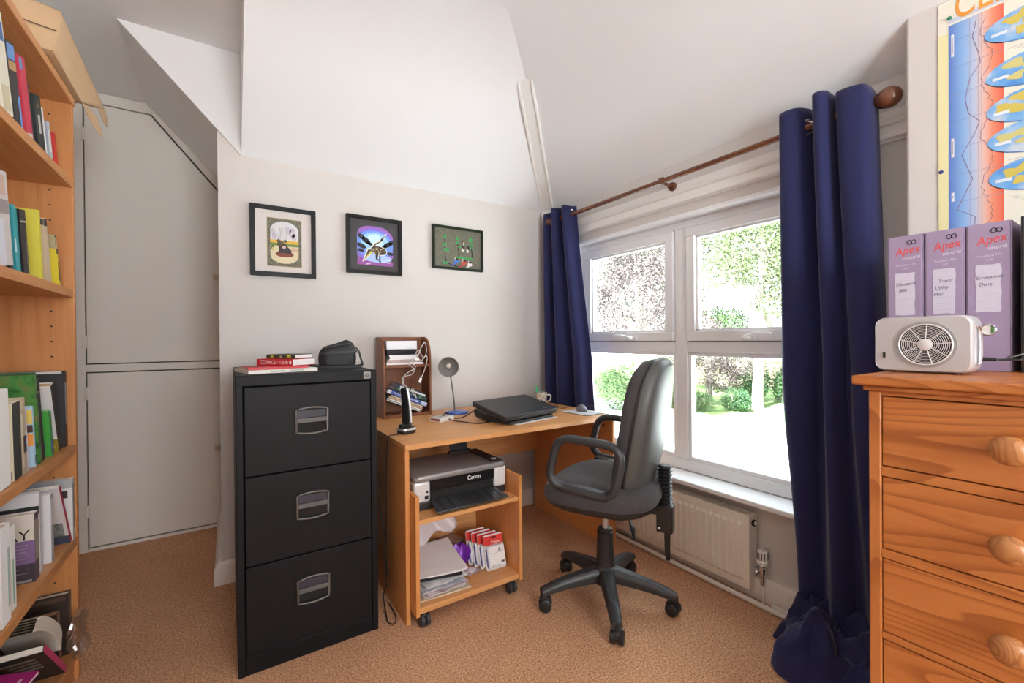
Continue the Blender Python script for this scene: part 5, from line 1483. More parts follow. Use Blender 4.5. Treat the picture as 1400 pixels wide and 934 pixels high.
# ------------------------------------------------------------------ climate poster on the right wall
def poster():
    t = thing('wall_poster', 'large climate chart poster pinned to the wall above the files', 'poster', (XP, 0, 0))
    ya, yb, za, zb = .402, -.40, 1.22, 2.125
    B('sheet', mat('poster_paper', (.80, .77, .66), .45), t, -.0022, -.0012, yb, ya, za, zb, bevel=0)
    x = -.0026
    def rect(name, y0, y1, z0, z1, m, dx=0):
        MB().box(x - dx - .0004, x - dx, min(y0, y1), max(y0, y1), z0, z1).build(name, m, t, smooth=0)
    rect('margin_print', ya, .381, za, 2.03, plain((.78, .72, .40)))
    grad = gradient('chart_gradient', [(0, (.10, .20, .58)), (.30, (.26, .45, .76)), (.50, (.50, .55, .70)), (.62, (.74, .52, .48)), (.80, (.80, .28, .16)), (1.0, (.78, .12, .07))], 'y', .379, .270)
    rect('temperature_chart', .379, .270, za, 2.05, grad)
    rect('header_band', .379, .268, 2.056, 2.068, plain((.55, .58, .72)))
    rect('header_band', .264, -.39, 2.066, 2.078, plain((.55, .58, .72)))
    for k in range(10):
        z = 2.0 - k * .079
        MB().tube([(x - .0005, .379, z), (x - .0005, .270, z + .002)], .0005, 4).build('chart_line', plain((.30, .34, .50)), t)
    for y in (.335, .318, .312):
        MB().tube([(x - .0005, y, za), (x - .0005, y, 2.05)], .0004, 4).build('chart_line', plain((.42, .38, .48)), t)
    rnd = random.Random(5)
    q = [(.322, 2.035), (.330, 1.99), (.318, 1.94), (.314, 1.91), (.335, 1.875), (.345, 1.82), (.338, 1.775), (.316, 1.745), (.325, 1.715), (.352, 1.66), (.330, 1.585), (.362, 1.505), (.325, 1.475), (.330, 1.40)]
    MB().tube([(x - .0006, a, b_) for a, b_ in q], .0008, 4).build('temperature_curve', plain((.25, .16, .30)), t)
    q = [(.302 + .010 * math.sin(k * .37) + rnd.uniform(-.004, .004), 2.03 - k * .0085) for k in range(70)]
    MB().tube([(x - .0006, a, b_) for a, b_ in q], .0006, 4).build('temperature_curve', plain((.30, .16, .22)), t)
    for z0, z1 in ((1.955, 2.02), (1.66, 1.715), (1.53, 1.556), (1.40, 1.45)):
        rect('era_label', .374, .368, z0, z1, plain((.76, .76, .80)), .0006)
        rect('era_label_print', .3722, .3700, z0 + .010, z1 - .008, plain((.40, .40, .50)), .0011)
    land = patchy('globe_print', [(.08, .25, .62), (.13, .36, .74), (.22, .45, .76), (.52, .60, .72), (.66, .68, .70)], 13, .5, 3)
    for k, z in enumerate((1.976, 1.853, 1.756, 1.672, 1.570)):
        yc = .185 - .002 * k
        sh_ = MB().ell((x - .0004, yc, z - .0015), .123, .0485, (0, 1, 0), (0, 0, 1), 40).build('globe_rim', plain((.08, .22, .50)), t, smooth=0)
        MB().ell((x - .0010, yc, z), .122, .047, (0, 1, 0), (0, 0, 1), 40).build('globe_map', land, sh_, smooth=0, loc=(0, .0, .0))
        lands = [(.075, .012, .020, .012), (.045, .018, .022, .014), (.055, -.016, .016, .010), (.015, .004, .025, .016), (-.03, -.01, .03, .015)]
        rnd = random.Random(k * 7 + 1)
        for li, (dy, dz, ry, rz) in enumerate(lands):
            dy += rnd.uniform(-.012, .012); dz += rnd.uniform(-.008, .008)
            pts = []
            for i in range(14):
                a = 2 * PI * i / 14; rr = 1 + .35 * math.sin(3 * a + k + dy * 100) * rnd.uniform(.4, 1)
                pts.append((x - .0012 - .00012 * li, yc + dy + ry * rr * math.cos(a), z + dz + rz * rr * math.sin(a)))
            MB().poly(pts).build('continent', plain((.62, .50, .10) if k % 2 == 0 else (.60, .54, .20)), sh_, smooth=0)
        rect('globe_tag', yc + .108, yc + .078, z - .012, z - .004, plain((.72, .78, .84)), .0014)
        for j in range(3):
            rect('caption_line', .262 - .012 * j, .10, z - .058 - j * .006, z - .0565 - j * .006, plain((.52, .50, .50)))
    text('title', 'CLIMATE', .125, plain((.80, .33, .05)), t, (x - .0006, .372, 2.098), (R(90), 0, R(-90)), align='LEFT', sx=.55, shear=.2)
    for (y, z, c) in ((.377, 2.072, (.02, .22, .12)), (.396, 1.625, (.03, .05, .25))):
        MB().lathe([(.0055, 0), (.0055, .002), (.003, .004), (.004, .007), (.0015, .0075)], (-.0022, y, z), (-1, 0, 0), 14).build('drawing_pin', plain(c, .3), t)
poster()

# ------------------------------------------------------------------ three framed pictures
def frame(name, label, x0, x1, z0, z1, fw, fcol, mcol, tilt=0):
    w_, h = x1 - x0, z1 - z0
    t = thing(name, label, 'picture', ((x0 + x1) / 2, YB - .001, (z0 + z1) / 2), 0, 'framed pictures in a row on the wall', rot=(0, R(tilt), 0))
    fm = mat('frame_%s' % name + str(round(x0, 2)), fcol, .45, spec=.25)
    f = MB()
    d = .024
    for (a, b_, c, e) in ((-w_ / 2, w_ / 2, h / 2 - fw, h / 2), (-w_ / 2, w_ / 2, -h / 2, -h / 2 + fw), (-w_ / 2, -w_ / 2 + fw, -h / 2 + fw, h / 2 - fw), (w_ / 2 - fw, w_ / 2, -h / 2 + fw, h / 2 - fw)):
        f.box(a, b_, -d, 0, c, e)
    f.build('frame', fm, t, bevel=.0015)
    B('mount_board', mcol, t, -w_ / 2 + fw, w_ / 2 - fw, -.012, -.001, -h / 2 + fw, h / 2 - fw, bevel=0)
    return t, w_, h
def art(t, w_, h, name, pts, col, k, rough=.6):
    """flat printed shape; u from left, v from top, k = layer"""
    m = col if not isinstance(col, tuple) else plain(col, rough)
    MB().poly([((u - .5) * w_, -.012 - .00025 * k, (.5 - v) * h) for u, v in pts]).build(name, m, t, smooth=0)
def el(cu, cv, ru, rv, a0=0, a1=360, n=24, rotd=0):
    out = []
    for i in range(n if a1 - a0 >= 360 else n + 1):
        a = R(a0 + (a1 - a0) * i / n)
        x, y = ru * math.cos(a), rv * math.sin(a)
        c, s = math.cos(R(rotd)), math.sin(R(rotd))
        out.append((cu + x * c - y * s, cv + x * s + y * c))
    return out
def rc(u0, u1, v0, v1): return [(u0, v0), (u1, v0), (u1, v1), (u0, v1)]
# 1: garden scene in an arched ornamental border
t, w_, h = frame('picture_frame', 'largest black frame, cream mount and arched garden scene', .097, .389, 1.456, 1.802, .021, (.009, .010, .012), mat('mount_cream', (.66, .61, .585), .8))
A1 = lambda n, p_, c, k: art(t, w_, h, n, p_, c, k)
A1('border_print', rc(.245, .775, .165, .855), (.28, .22, .08), 1)
A1('border_print', rc(.258, .762, .176, .844), patchy('ornament', [(.04, .045, .04), (.14, .13, .10), (.30, .27, .15)], 160, .6, 2), 2)
A1('arch_sky', [(.295, .62)] + [(.295, .34)] + el(.51, .34, .215, .135, 180, 360) + [(.725, .62)], (.66, .66, .69), 3)
A1('ground_print', [(.295, .56), (.725, .56), (.725, .70)] + el(.51, .70, .215, .11, 0, 180)[1:], (.70, .62, .40), 4)
A1('meadow_print', rc(.295, .725, .475, .525), (.72, .42, .06), 4)
A1('hedge_print', rc(.295, .725, .520, .560), (.16, .26, .06), 5)
for (u, v, ru, rv) in ((.33, .36, .035, .05), (.56, .33, .05, .06), (.63, .36, .05, .07), (.66, .42, .04, .05), (.36, .42, .04, .05)):
    A1('blossom_print', el(u, v, ru, rv, n=12), (.56, .50, .58), 5)
for (u0, u1) in ((.43, .44), (.405, .415), (.52, .527)):
    A1('branch_print', [(u0, .50), (u1, .50), (u1 + .03, .30), (u0 + .026, .30)], (.48, .42, .42), 6)
A1('rug_print', el(.51, .675, .14, .045), (.20, .045, .025), 6)
A1('robe_print', [(.42, .66), (.60, .665), (.62, .62), (.55, .56), (.52, .52), (.46, .52), (.42, .57)], (.035, .025, .035), 7)
A1('figure_print', [(.40, .56), (.47, .56), (.50, .50), (.44, .475), (.40, .49)], (.10, .08, .04), 8)
A1('figure_print', el(.415, .485, .022, .020, n=12), (.12, .07, .04), 9)
A1('figure_print', el(.52, .487, .026, .022, n=12), (.05, .09, .04), 9)
A1('figure_print', el(.50, .575, .030, .022, n=12), (.62, .46, .40), 9)
A1('jar_print', el(.33, .59, .024, .034, n=14), (.05, .045, .03), 7)
A1('jar_print', el(.33, .60, .013, .018, n=12), (.60, .55, .15), 8)
A1('bush_print', el(.66, .60, .06, .03, n=12), (.62, .40, .32), 7)
# 2: crane on a purple and blue sky
t, w_, h = frame('picture_frame', 'square black frame with a spotted bird on blue and purple', .541, .845, 1.502, 1.818, .019, (.010, .009, .008), mat('mount_charcoal', (.055, .053, .053), .7))
A2 = lambda n, p_, c, k: art(t, w_, h, n, p_, c, k)
bx_ = lambda p_: [(min(.835, max(.185, u)), min(.845, max(.16, v))) for u, v in p_]
A2('sky_print', bx_(el(.49, .50, .40, .365)), (.30, .12, .48), 1)
A2('sky_print', bx_(el(.49, .50, .36, .30)), (.20, .16, .66), 2)
A2('sky_print', bx_(el(.49, .48, .35, .24)), (.16, .30, .80), 3)
A2('sky_print', el(.50, .44, .25, .17), (.32, .58, .86), 4)
A2('sky_print', el(.50, .42, .15, .12), (.55, .80, .90), 5)
A2('ground_print', bx_(el(.49, .80, .36, .10)), (.30, .08, .34), 3)
A2('ground_print', bx_(el(.55, .72, .26, .07)), (.38, .52, .86), 5)
for (u, v, ru, rv, ro) in ((.26, .36, .07, .04, 30), (.34, .42, .09, .045, 30), (.26, .52, .09, .04, 20), (.40, .47, .06, .03, 25), (.74, .46, .09, .04, -25), (.80, .42, .05, .04, -30), (.68, .50, .05, .03, -20), (.78, .62, .07, .03, 5), (.25, .60, .06, .03, 10)):
    A2('reed_print', bx_(el(u, v, ru, rv, n=14, rotd=ro)), (.020, .018, .03), 6)
A2('bird_outline', el(.57, .58, .155, .085, rotd=8), (.80, .78, .70), 7)
A2('bird_body', el(.57, .58, .142, .073, rotd=8), (.045, .035, .02), 8)
A2('bird_outline', [(.42, .55), (.36, .56), (.27, .80), (.32, .77), (.46, .62)], (.76, .74, .66), 7)
A2('bird_tail', [(.42, .57), (.375, .58), (.31, .75), (.45, .62)], (.06, .05, .02), 8)
A2('bird_tail', [(.42, .60), (.33, .72), (.35, .71), (.46, .62)], (.62, .50, .10), 9)
A2('bird_outline', [(.44, .53), (.49, .44), (.60, .39), (.62, .36), (.70, .27), (.72, .27), (.66, .38), (.62, .43), (.52, .49), (.49, .56)], (.78, .77, .70), 7)
A2('bird_neck', [(.46, .52), (.50, .46), (.60, .41), (.61, .42), (.52, .48), (.48, .55)], (.10, .07, .02), 8)
A2('bird_head', el(.625, .385, .022, .035, n=12, rotd=35), (.015, .015, .02), 9)
A2('bird_beak', [(.635, .36), (.70, .28), (.65, .38)], (.03, .03, .04), 9)
rnd = random.Random(3)
for k in range(26):
    a = rnd.random() * 6.28; r_ = rnd.random() ** .5
    A2('bird_spot', el(.57 + .12 * r_ * math.cos(a), .585 + .055 * r_ * math.sin(a), .009, .007, n=8), ((.80, .78, .72), (.62, .42, .08), (.35, .12, .04))[k % 3], 9)
for pts in ([(.51, .65), (.56, .65), (.545, .72), (.59, .745), (.585, .765), (.515, .735)], [(.575, .66), (.60, .66), (.60, .76), (.62, .78), (.575, .78)]):
    A2('bird_leg', pts, (.012, .012, .02), 8)
A2('water_line', [(.60, .73), (.78, .735), (.78, .745), (.60, .745)], (.66, .72, .82), 8)
A2('water_line', [(.62, .765), (.78, .78), (.78, .79), (.62, .78)], (.66, .72, .82), 8)
A2('signature', [(.34, .82), (.42, .81), (.42, .825), (.345, .84)], (.70, .55, .72), 8)
# 3: three small figures on olive cloth
t, w_, h = frame('picture_frame', 'smallest picture with dark green frame and three coloured figures', 1.034, 1.378, 1.566, 1.829, .014, (.010, .020, .008), patchy('olive_cloth', [(.11, .105, .075), (.14, .135, .10), (.17, .165, .125)], 120, .8))
A3 = lambda n, p_, c, k: art(t, w_, h, n, p_, c, k)
GRN = (.03, .30, .07)
A3('tree_print', [(.225, .30), (.245, .30), (.25, .70), (.27, .82), (.24, .84), (.235, .70)], (.015, .015, .012), 1)
for (u, v, ru, rv) in ((.24, .25, .035, .03), (.235, .43, .04, .035), (.265, .55, .06, .035), (.24, .85, .05, .035), (.49, .26, .04, .04), (.48, .36, .035, .03), (.52, .45, .03, .03), (.75, .26, .045, .05), (.76, .37, .03, .03), (.77, .44, .03, .02)):
    A3('leaf_print', el(u, v, ru, rv, n=9), GRN, 2)
A3('tree_print', [(.475, .36), (.495, .36), (.515, .52), (.525, .66), (.50, .67), (.495, .52)], (.015, .015, .012), 1)
A3('tree_print', [(.745, .40), (.765, .40), (.785, .55), (.80, .70), (.775, .70), (.765, .56)], (.015, .015, .012), 1)
A3('grass_print', rc(.46, .80, .685, .725), GRN, 2)
A3('ground_line', [(.26, .83), (.40, .89), (.58, .93), (.86, .955), (.86, .965), (.58, .945), (.39, .91), (.25, .85)], (.01, .01, .01), 1)
for (u, v) in ((.585, .47), (.685, .48)):
    A3('bird_print', el(u + .01, v - .02, .032, .045, n=12), (.015, .012, .012), 3)
    A3('bird_print', el(u, v + .045, .020, .045, n=12, rotd=-15), (.62, .58, .52), 4)
    A3('bird_print', [(u - .01, v + .08), (u, v + .08), (u - .005, v + .20), (u - .02, v + .20)], (.16, .10, .06), 3)
A3('bird_print', el(.585, .315, .025, .02, n=10), (.10, .02, .015), 3)
A3('bird_print', [(.60, .33), (.615, .33), (.61, .42), (.60, .42)], (.66, .62, .56), 3)
for (u, v, c) in ((.45, .80, (.06, .15, .60)), (.605, .82, (.60, .07, .03)), (.72, .85, (.78, .76, .74))):
    A3('figure_print', el(u + .01, v, .048, .045, n=14), c, 4)
    A3('figure_print', [(u - .02, v), (u + .02, v + .03), (u - .075, v + .12), (u - .095, v + .12)], c, 4)
    A3('figure_print', el(u + .015, v - .055, .030, .028, n=10), (.015, .015, .015), 5)
    A3('figure_print', [(u - .03, v - .02), (u - .02, v - .02), (u - .005, v - .09), (u - .02, v - .10)], (.62, .58, .54), 5)
A3('ground_line', [(.68, .955), (.84, .965), (.84, .985), (.69, .965)], (.72, .70, .68), 2)

# ------------------------------------------------------------------ bookcase
BX = -.43                                  # front edge
SA, SB, SC_, SD, SE = 1.684, 1.315, .792, .480, .105
def bookcase():
    t = thing('bookcase', 'tall orange brown bookcase filled with books along the left wall', 'bookcase', (BX, 1.58, 0))
    Y0, Y1, D = -.50, .482, .31
    B('end_panel', CASEW, t, -D, 0, Y1 - .022, Y1, 0, 1.936, bevel=.0015)
    B('end_panel', CASEW, t, -D, 0, Y0, Y0 + .022, 0, 1.936, bevel=.0015)
    B('top_panel', CASEY, t, -D, .004, Y0, Y1, 1.936, 1.961, bevel=.0015)
    B('back_panel', CASEW, t, -D, -D + .008, Y0 + .022, Y1 - .022, .02, 1.936, bevel=0)
    for z in (SA, SB, SC_, SD, SE):
        s = B('shelf', CASEY, t, -D + .008, -.001, Y0 + .022, Y1 - .022, z - .028, z, bevel=.0015)
    B('plinth', CASEY, t, -.03, -.012, Y0 + .022, Y1 - .022, 0, SE - .028)
    h = MB()
    for k in range(34):
        z = .24 + k * .05
        h.cyl((-.055, Y1 - .0228, z), (-.055, Y1 - .0215, z), .0028, n=8)
    o = h.build('shelf_pin_holes', DARKGAP, t, smooth=0); o['kind'] = 'stuff'
    return t
bookcase()
E1 = .0006
G1 = 'books on the top shelf of the bookcase'
la = .30
book('paperback_book', 'thick cream paperback leaning at the near end of the top shelf', G1, (-.445, 1.545, SA + E1), .16, .232, .066, (.72, .66, .54), (.74, .69, .58), la, art=(('s', .1, .9, .72, .90, (.05, .12, .35)), ('s', .15, .85, .05, .30, (.60, .52, .36)), ('s', .3, .7, .76, .85, (.7, .7, .72))))
book('hardback_book', 'black hardback with blue top band and tan strip on the top shelf', G1, (-.448, 1.634, SA + E1), .16, .205, .050, (.03, .03, .03), (.03, .03, .032), la, art=(('s', .02, .98, .80, .97, (.12, .26, .55)), ('s', .02, .98, .68, .78, (.45, .27, .12)), ('s', .75, .98, .02, .40, (.14, .30, .62))))
book('hardback_book', 'bright red hardback in the middle of the top shelf', G1, (-.445, 1.700, SA + E1), .16, .205, .044, (.50, .03, .06), (.54, .035, .07), la, art=(('s', .02, .5, .84, .97, (.15, .26, .5)), ('s', .1, .9, .02, .08, (.70, .68, .66))))
book('hardback_book', 'slim charcoal hardback right of the bright red one', G1, (-.452, 1.760, SA + E1), .15, .168, .026, (.035, .036, .038), (.04, .042, .045), la)
book('hardback_book', 'black hardback with pale spine lettering on the top shelf', G1, (-.448, 1.800, SA + E1), .15, .156, .056, (.015, .022, .022), (.018, .028, .028), la, art=(('s', .35, .65, .34, .66, (.55, .52, .50)), ('s', .40, .60, .78, .86, (.30, .16, .08))))
book('paperback_book', 'thin white paperback behind the black lettered book on the top shelf', G1, (-.452, 1.875, SA + E1), .14, .150, .016, (.74, .73, .71), (.76, .75, .73), la)
book('paperback_book', 'grey and blue paperback near the end of the top shelf', G1, (-.450, 1.905, SA + E1), .13, .125, .028, (.30, .36, .44), (.42, .46, .50), la, art=(('s', .2, .8, .3, .8, (.62, .62, .62)),))
book('paperback_book', 'thin scarlet paperback last on the top shelf', G1, (-.450, 1.965, SA + E1), .13, .115, .018, (.55, .03, .02), (.58, .04, .02), la)
G2 = 'books on the second shelf of the bookcase'
la = .17
book('hardback_book', 'large pale grey art book at the near end of the second shelf', G2, (-.442, 1.508, SB + E1), .18, .222, .076, (.62, .58, .58), patchy('art_spine', [(.70, .68, .72), (.52, .42, .38), (.66, .60, .60), (.30, .26, .26)], 22, .5, 3) and (.60, .55, .54), la, art=(('s', .05, .95, .55, .70, (.30, .25, .25)), ('s', .2, .8, .75, .95, (.56, .40, .34)), ('s', .0, .5, .0, .5, (.66, .66, .74))))
book('paperback_book', 'slim black book with a white label on the second shelf', G2, (-.450, 1.592, SB + E1), .16, .205, .020, (.02, .02, .02), (.02, .02, .022), la, art=(('s', .05, .95, .18, .42, (.74, .74, .76)),))
book('paperback_book', 'teal paperback next to the slim black labelled book', G2, (-.446, 1.618, SB + E1), .16, .168, .020, (.02, .26, .30), (.03, .32, .36), la, art=(('s', .1, .5, .3, .5, (.66, .72, .74)),))
book('paperback_book', 'second thinner teal paperback beside the first', G2, (-.448, 1.642, SB + E1), .16, .165, .013, (.015, .20, .24), (.02, .25, .29), la)
book('hardback_book', 'thick glossy black hardback left of the yellow book', G2, (-.446, 1.664, SB + E1), .16, .168, .042, (.018, .018, .02), (.022, .022, .026), la, rough=.2, art=(('s', .05, .95, .80, .83, (.4, .38, .3)), ('s', .75, .95, .05, .55, (.16, .15, .11))))
book('paperback_book', 'bright yellow book showing its cover with a dark photo', G2, (-.447, 1.802, SB + E1), .17, .200, .013, (.66, .60, .06), (.64, .58, .05), .13, art=(('f', .30, .66, .30, .72, (.045, .045, .04)), ('f', .40, .52, .50, .66, (.50, .52, .45)), ('f', .42, .50, .42, .49, (.35, .38, .3)), ('f', .30, .70, .10, .26, (.56, .50, .06)), ('f', .34, .62, .05, .12, (.60, .58, .40))))
book('hardback_book', 'beige cloth hardback with worn dark top behind the yellow book', G2, (-.455, 1.892, SB + E1), .15, .195, .030, (.60, .48, .34), (.58, .46, .32), .22, art=(('f', .0, 1.0, .90, .99, (.05, .05, .05)), ('f', .05, .9, .74, .89, (.66, .64, .60)), ('f', .2, .5, .52, .56, (.35, .12, .08)), ('s', .05, .95, .88, .99, (.06, .06, .06))))
book('paperback_book', 'thin yellow and black booklet near the end of the second shelf', G2, (-.446, 1.958, SB + E1), .14, .118, .010, (.68, .56, .03), (.70, .58, .03), .24, art=(('s', .1, .9, .15, .65, (.10, .09, .03)), ('s', .0, 1.0, .86, 1.0, (.04, .04, .04))))
book('paperback_book', 'thin black and cream booklet last on the second shelf', G2, (-.450, 1.980, SB + E1), .14, .165, .012, (.42, .38, .22), (.06, .055, .045), .30, art=(('s', .1, .9, .5, .95, (.55, .50, .34)),))
G3 = 'books on the third shelf of the bookcase'
GARD = patchy('garden_cover', [(.015, .04, .015), (.03, .12, .03), (.06, .24, .05), (.14, .20, .06), (.35, .14, .14)], 26, .35, 4)
book('hardback_book', 'tall white book nearest the camera on the third shelf', G3, (-.440, 1.478, SC_ + E1), .16, .232, .066, (.80, .80, .79), (.82, .82, .81), .05)
book('paperback_book', 'cream paperback with a small barcode beside the tall white book', G3, (-.444, 1.580, SC_ + E1), .15, .195, .048, (.72, .66, .48), (.035, .04, .035), .06, art=(('f', .02, .30, .03, .12, (.30, .30, .28)), ('f', .05, .24, .04, .11, (.65, .62, .55))))
book('paperback_book', 'speckled beige paperback with a black patch on the third shelf', G3, (-.446, 1.645, SC_ + E1), .15, .200, .026, (.50, .40, .28), (.44, .36, .26), .08, art=(('s', .2, 1.0, .28, .50, (.06, .055, .045)), ('s', .0, .3, .1, .8, (.62, .54, .40)), ('s', .0, .5, .85, .98, (.58, .44, .30))))
book('paperback_book', 'lilac edged thin paperback right of the speckled one', G3, (-.449, 1.682, SC_ + E1), .15, .175, .010, (.62, .58, .68), (.66, .62, .72), .09)
book('paperback_book', 'light blue and orange paperback on the third shelf', G3, (-.446, 1.727, SC_ + E1), .15, .172, .011, (.36, .54, .68), (.38, .56, .70), .13, art=(('f', .0, .6, .36, .56, (.78, .30, .06)), ('f', .0, .6, .58, .70, (.07, .04, .03)), ('f', .0, .5, .72, .95, (.72, .54, .12)), ('f', .45, .9, .04, .34, (.62, .56, .40)), ('s', .1, .9, .06, .20, (.10, .14, .20))))
book('hardback_book', 'large garden book with a dark green leafy cover on the third shelf', G3, (-.447, 1.765, SC_ + E1), .22, .262, .018, (.03, .08, .03), (.02, .05, .02), .16, art=(('f', .0, 1.0, .02, .985, GARD), ('s', .0, 1.0, .01, .99, GARD)))
book('paperback_book', 'ochre and black paperback behind the garden book', G3, (-.450, 1.800, SC_ + E1), .16, .205, .018, (.45, .34, .14), (.03, .03, .03), .17)
book('hardback_book', 'tall black hardback behind the garden book', G3, (-.456, 1.828, SC_ + E1), .19, .245, .016, (.025, .022, .02), (.03, .028, .026), .17)
book('paperback_book', 'small bright green paperback in front of the white backed book', G3, (-.446, 1.862, SC_ + E1), .12, .140, .020, (.05, .34, .05), (.06, .30, .08), .18, art=(('s', .1, .9, .05, .35, (.08, .16, .30)), ('f', .1, .6, .1, .35, (.10, .14, .12))))
book('hardback_book', 'leaning book with a white back cover and golden cats at its foot', G3, (-.447, 1.936, SC_ + E1), .150, .225, .030, (.70, .69, .69), (.03, .03, .03), .34, pages=mat('tan_pages', (.55, .38, .22), .9), art=(('f', .0, 1.0, .0, .20, (.26, .22, .03)), ('f', .04, .96, .05, .12, (.42, .36, .06)), ('f', .15, .45, .19, .27, (.42, .32, .08)), ('f', .5, .8, .19, .25, (.20, .10, .03)), ('f', .62, .9, .23, .30, (.45, .38, .12)), ('f', .55, .85, .60, .61, (.22, .22, .22)), ('f', .45, .85, .57, .58, (.22, .22, .22)), ('f', .50, .86, .54, .55, (.22, .22, .22)), ('f', .55, .88, .51, .52, (.22, .22, .22)), ('f', .6, .88, .48, .49, (.22, .22, .22))))
book('hardback_book', 'wide black atlas standing against the end of the third shelf', G3, (-.448, 2.006, SC_ + E1), .27, .250, .024, (.025, .025, .03), (.02, .02, .022), .03, art=(('s', .2, .8, .30, .85, (.26, .26, .27)), ('f', .02, .98, .97, 1.0, (.6, .6, .58))))
G4 = 'books on the fourth shelf of the bookcase'
book('paperback_book', 'ragged white paperback nearest the camera on the fourth shelf', G4, (-.434, 1.405, SD + E1), .14, .205, .042, (.76, .74, .70), (.74, .73, .68), .02)
book('hardback_book', 'tall white hardback with rounded spine on the fourth shelf', G4, (-.436, 1.470, SD + E1), .16, .232, .050, (.68, .62, .60), (.82, .82, .82), .02, art=(('s', .70, .95, .15, .75, (.40, .50, .48)), ('f', .05, .4, .6, .75, (.35, .3, .3))))
book('paperback_book', 'white paperback with green spine print on the fourth shelf', G4, (-.444, 1.555, SD + E1), .15, .210, .026, (.62, .58, .48), (.80, .80, .78), .03, art=(('s', .3, .55, .08, .60, (.20, .38, .28)),))
t = book('paperback_book', 'purple paperback showing WAY in large letters on its cover', G4, (-.447, 1.722, SD + E1), .130, .188, .030, (.66, .60, .56), (.10, .07, .09), .03, art=(('f', .0, 1.0, .0, .28, (.045, .035, .05)), ('f', .0, 1.0, .28, .62, (.20, .12, .26)), ('f', .0, 1.0, .62, .82, (.64, .60, .50)), ('f', .10, .90, .55, .565, (.50, .42, .58)), ('f', .10, .90, .50, .515, (.50, .42, .58)), ('f', .12, .90, .45, .465, (.50, .42, .58)), ('f', .10, .90, .40, .415, (.48, .40, .56)), ('f', .12, .90, .35, .365, (.46, .38, .54)), ('f', .10, .90, .30, .315, (.44, .36, .5)), ('f', .1, .6, .20, .21, (.6, .56, .6)), ('f', .1, .6, .14, .15, (.6, .56, .6)), ('f', .05, .8, .01, .045, (.62, .58, .52)), ('s', .1, .9, .3, .9, (.30, .26, .22))))
text('title', 'WAY', .040, INK, t, (-.052, -.0008, .130), (R(90), 0, 0), sx=.95)
text('title', 'ST', .022, INK, t, (-.050, -.0008, .158), (R(90), 0, 0), sx=1.3)
book('paperback_book', 'pale book with a broad black band behind the purple paperback', G4, (-.450, 1.772, SD + E1), .150, .232, .020, (.62, .62, .64), (.60, .60, .62), .03, art=(('f', .0, 1.0, .74, .84, (.02, .02, .022)), ('f', .0, .95, .55, .70, (.60, .40, .38))))
book('paperback_book', 'grey white book with rows of small print in the middle of the fourth shelf', G4, (-.443, 1.838, SD + E1), .145, .205, .022, (.66, .66, .68), (.42, .42, .44), .03, art=[('f', .10, .55 + .12 * ((k * 3) % 4) / 4, .28 + .040 * k, .284 + .040 * k, (.32, .32, .34)) for k in range(11)] + [('f', .5, .85, .93, .94, (.4, .4, .42)), ('s', .1, .9, .55, .93, (.62, .62, .64))])
SPIK = patchy('plant_print', [(.03, .05, .05), (.10, .14, .12), (.30, .32, .30), (.07, .09, .16)], 60, .4, 3, (1, 1, .4))
book('hardback_book', 'leaning white book with a red edge and spiky plant cover', G4, (-.436, 1.994, SD + E1), .185, .240, .014, (.66, .64, .65), (.46, .02, .08), .50, art=(('f', .0, 1.0, .0, .14, (.06, .08, .13)), ('f', .05, .85, .12, .38, SPIK), ('f', .72, .82, .78, .84, (.06, .06, .06))))
t = book('magazine', 'tall white magazine standing at the far end of the fourth shelf', G4, (-.434, 2.010, SD + E1), .21, .205, .026, (.68, .68, .68), (.60, .60, .60), .03, hard=False, art=(('f', .0, 1.0, .86, 1.0, (.42, .44, .46)), ('f', .12, .20, .35, .72, (.22, .04, .035)), ('f', .14, .22, .18, .38, (.05, .09, .20)), ('f', .05, .12, .70, .82, (.04, .04, .04)), ('s', .3, .7, .2, .9, (.2, .2, .22))), cat='magazine')
G5 = 'books piled on the lowest shelf of the bookcase'
BF = plain((.035, .022, .016))
book('hardback_book', 'large dark brown album upright at the back of the lowest shelf', G5, (-.445, 2.010, SE + E1), .25, .205, .024, (.04, .024, .018), (.14, .10, .075), .03, art=(('f', .03, .95, .90, .96, (.09, .055, .04)),))
book('hardback_book', 'brown book with copper edge leaning on the dark album', G5, (-.462, 1.974, SE + E1), .20, .165, .026, (.05, .03, .02), (.30, .17, .11), .09, pages=mat('copper_pages', (.40, .22, .14), .8))
book('paperback_book', 'dark olive booklet leaning in the lowest shelf', G5, (-.475, 1.955, SE + E1), .18, .140, .012, (.07, .065, .045), (.04, .035, .03), .15, art=(('f', .1, .8, .3, .7, (.16, .15, .11)),))
lying('hardback_book', 'dark hardback lying lowest in the deep pile of the bottom shelf', G5, (-.580, 1.775, SE + E1), .25, .13, .060, (.05, .04, .04), (.09, .06, .05), R(88), PAGES)
lying('paperback_book', 'brown paperback with a sky blue spine label on the bottom shelf', G5, (-.575, 1.78, SE + .062), .24, .13, .058, (.34, .18, .07), (.36, .20, .08), R(86), PAGES, art=(('s', .40, .98, .05, .95, (.22, .45, .66)),))
lying('paperback_book', 'white and navy paperback above the blue labelled one', G5, (-.572, 1.76, SE + .121), .22, .12, .030, (.05, .06, .12), (.05, .06, .12), R(89), PAGEW, art=(('s', .35, .98, .2, .9, (.74, .76, .80)),))
t = book('hardback_book', 'black book with a hot pink edge leaning steeply at the front of the bottom shelf', G5, (-.432, 1.905, SE + E1), .120, .262, .020, (.022, .02, .022), (.58, .05, .16), .82, art=[('f', .2, .75 - .06 * k, .80 - .11 * k, .85 - .11 * k, (.22, .22, .22)) for k in range(4)])
t = thing('open_book', 'thick cream paged book lying open and bent over the pile', 'book', (-.446, 1.806, SE + .156), 0, G5, rot=(R(-40), 0, R(-3)))
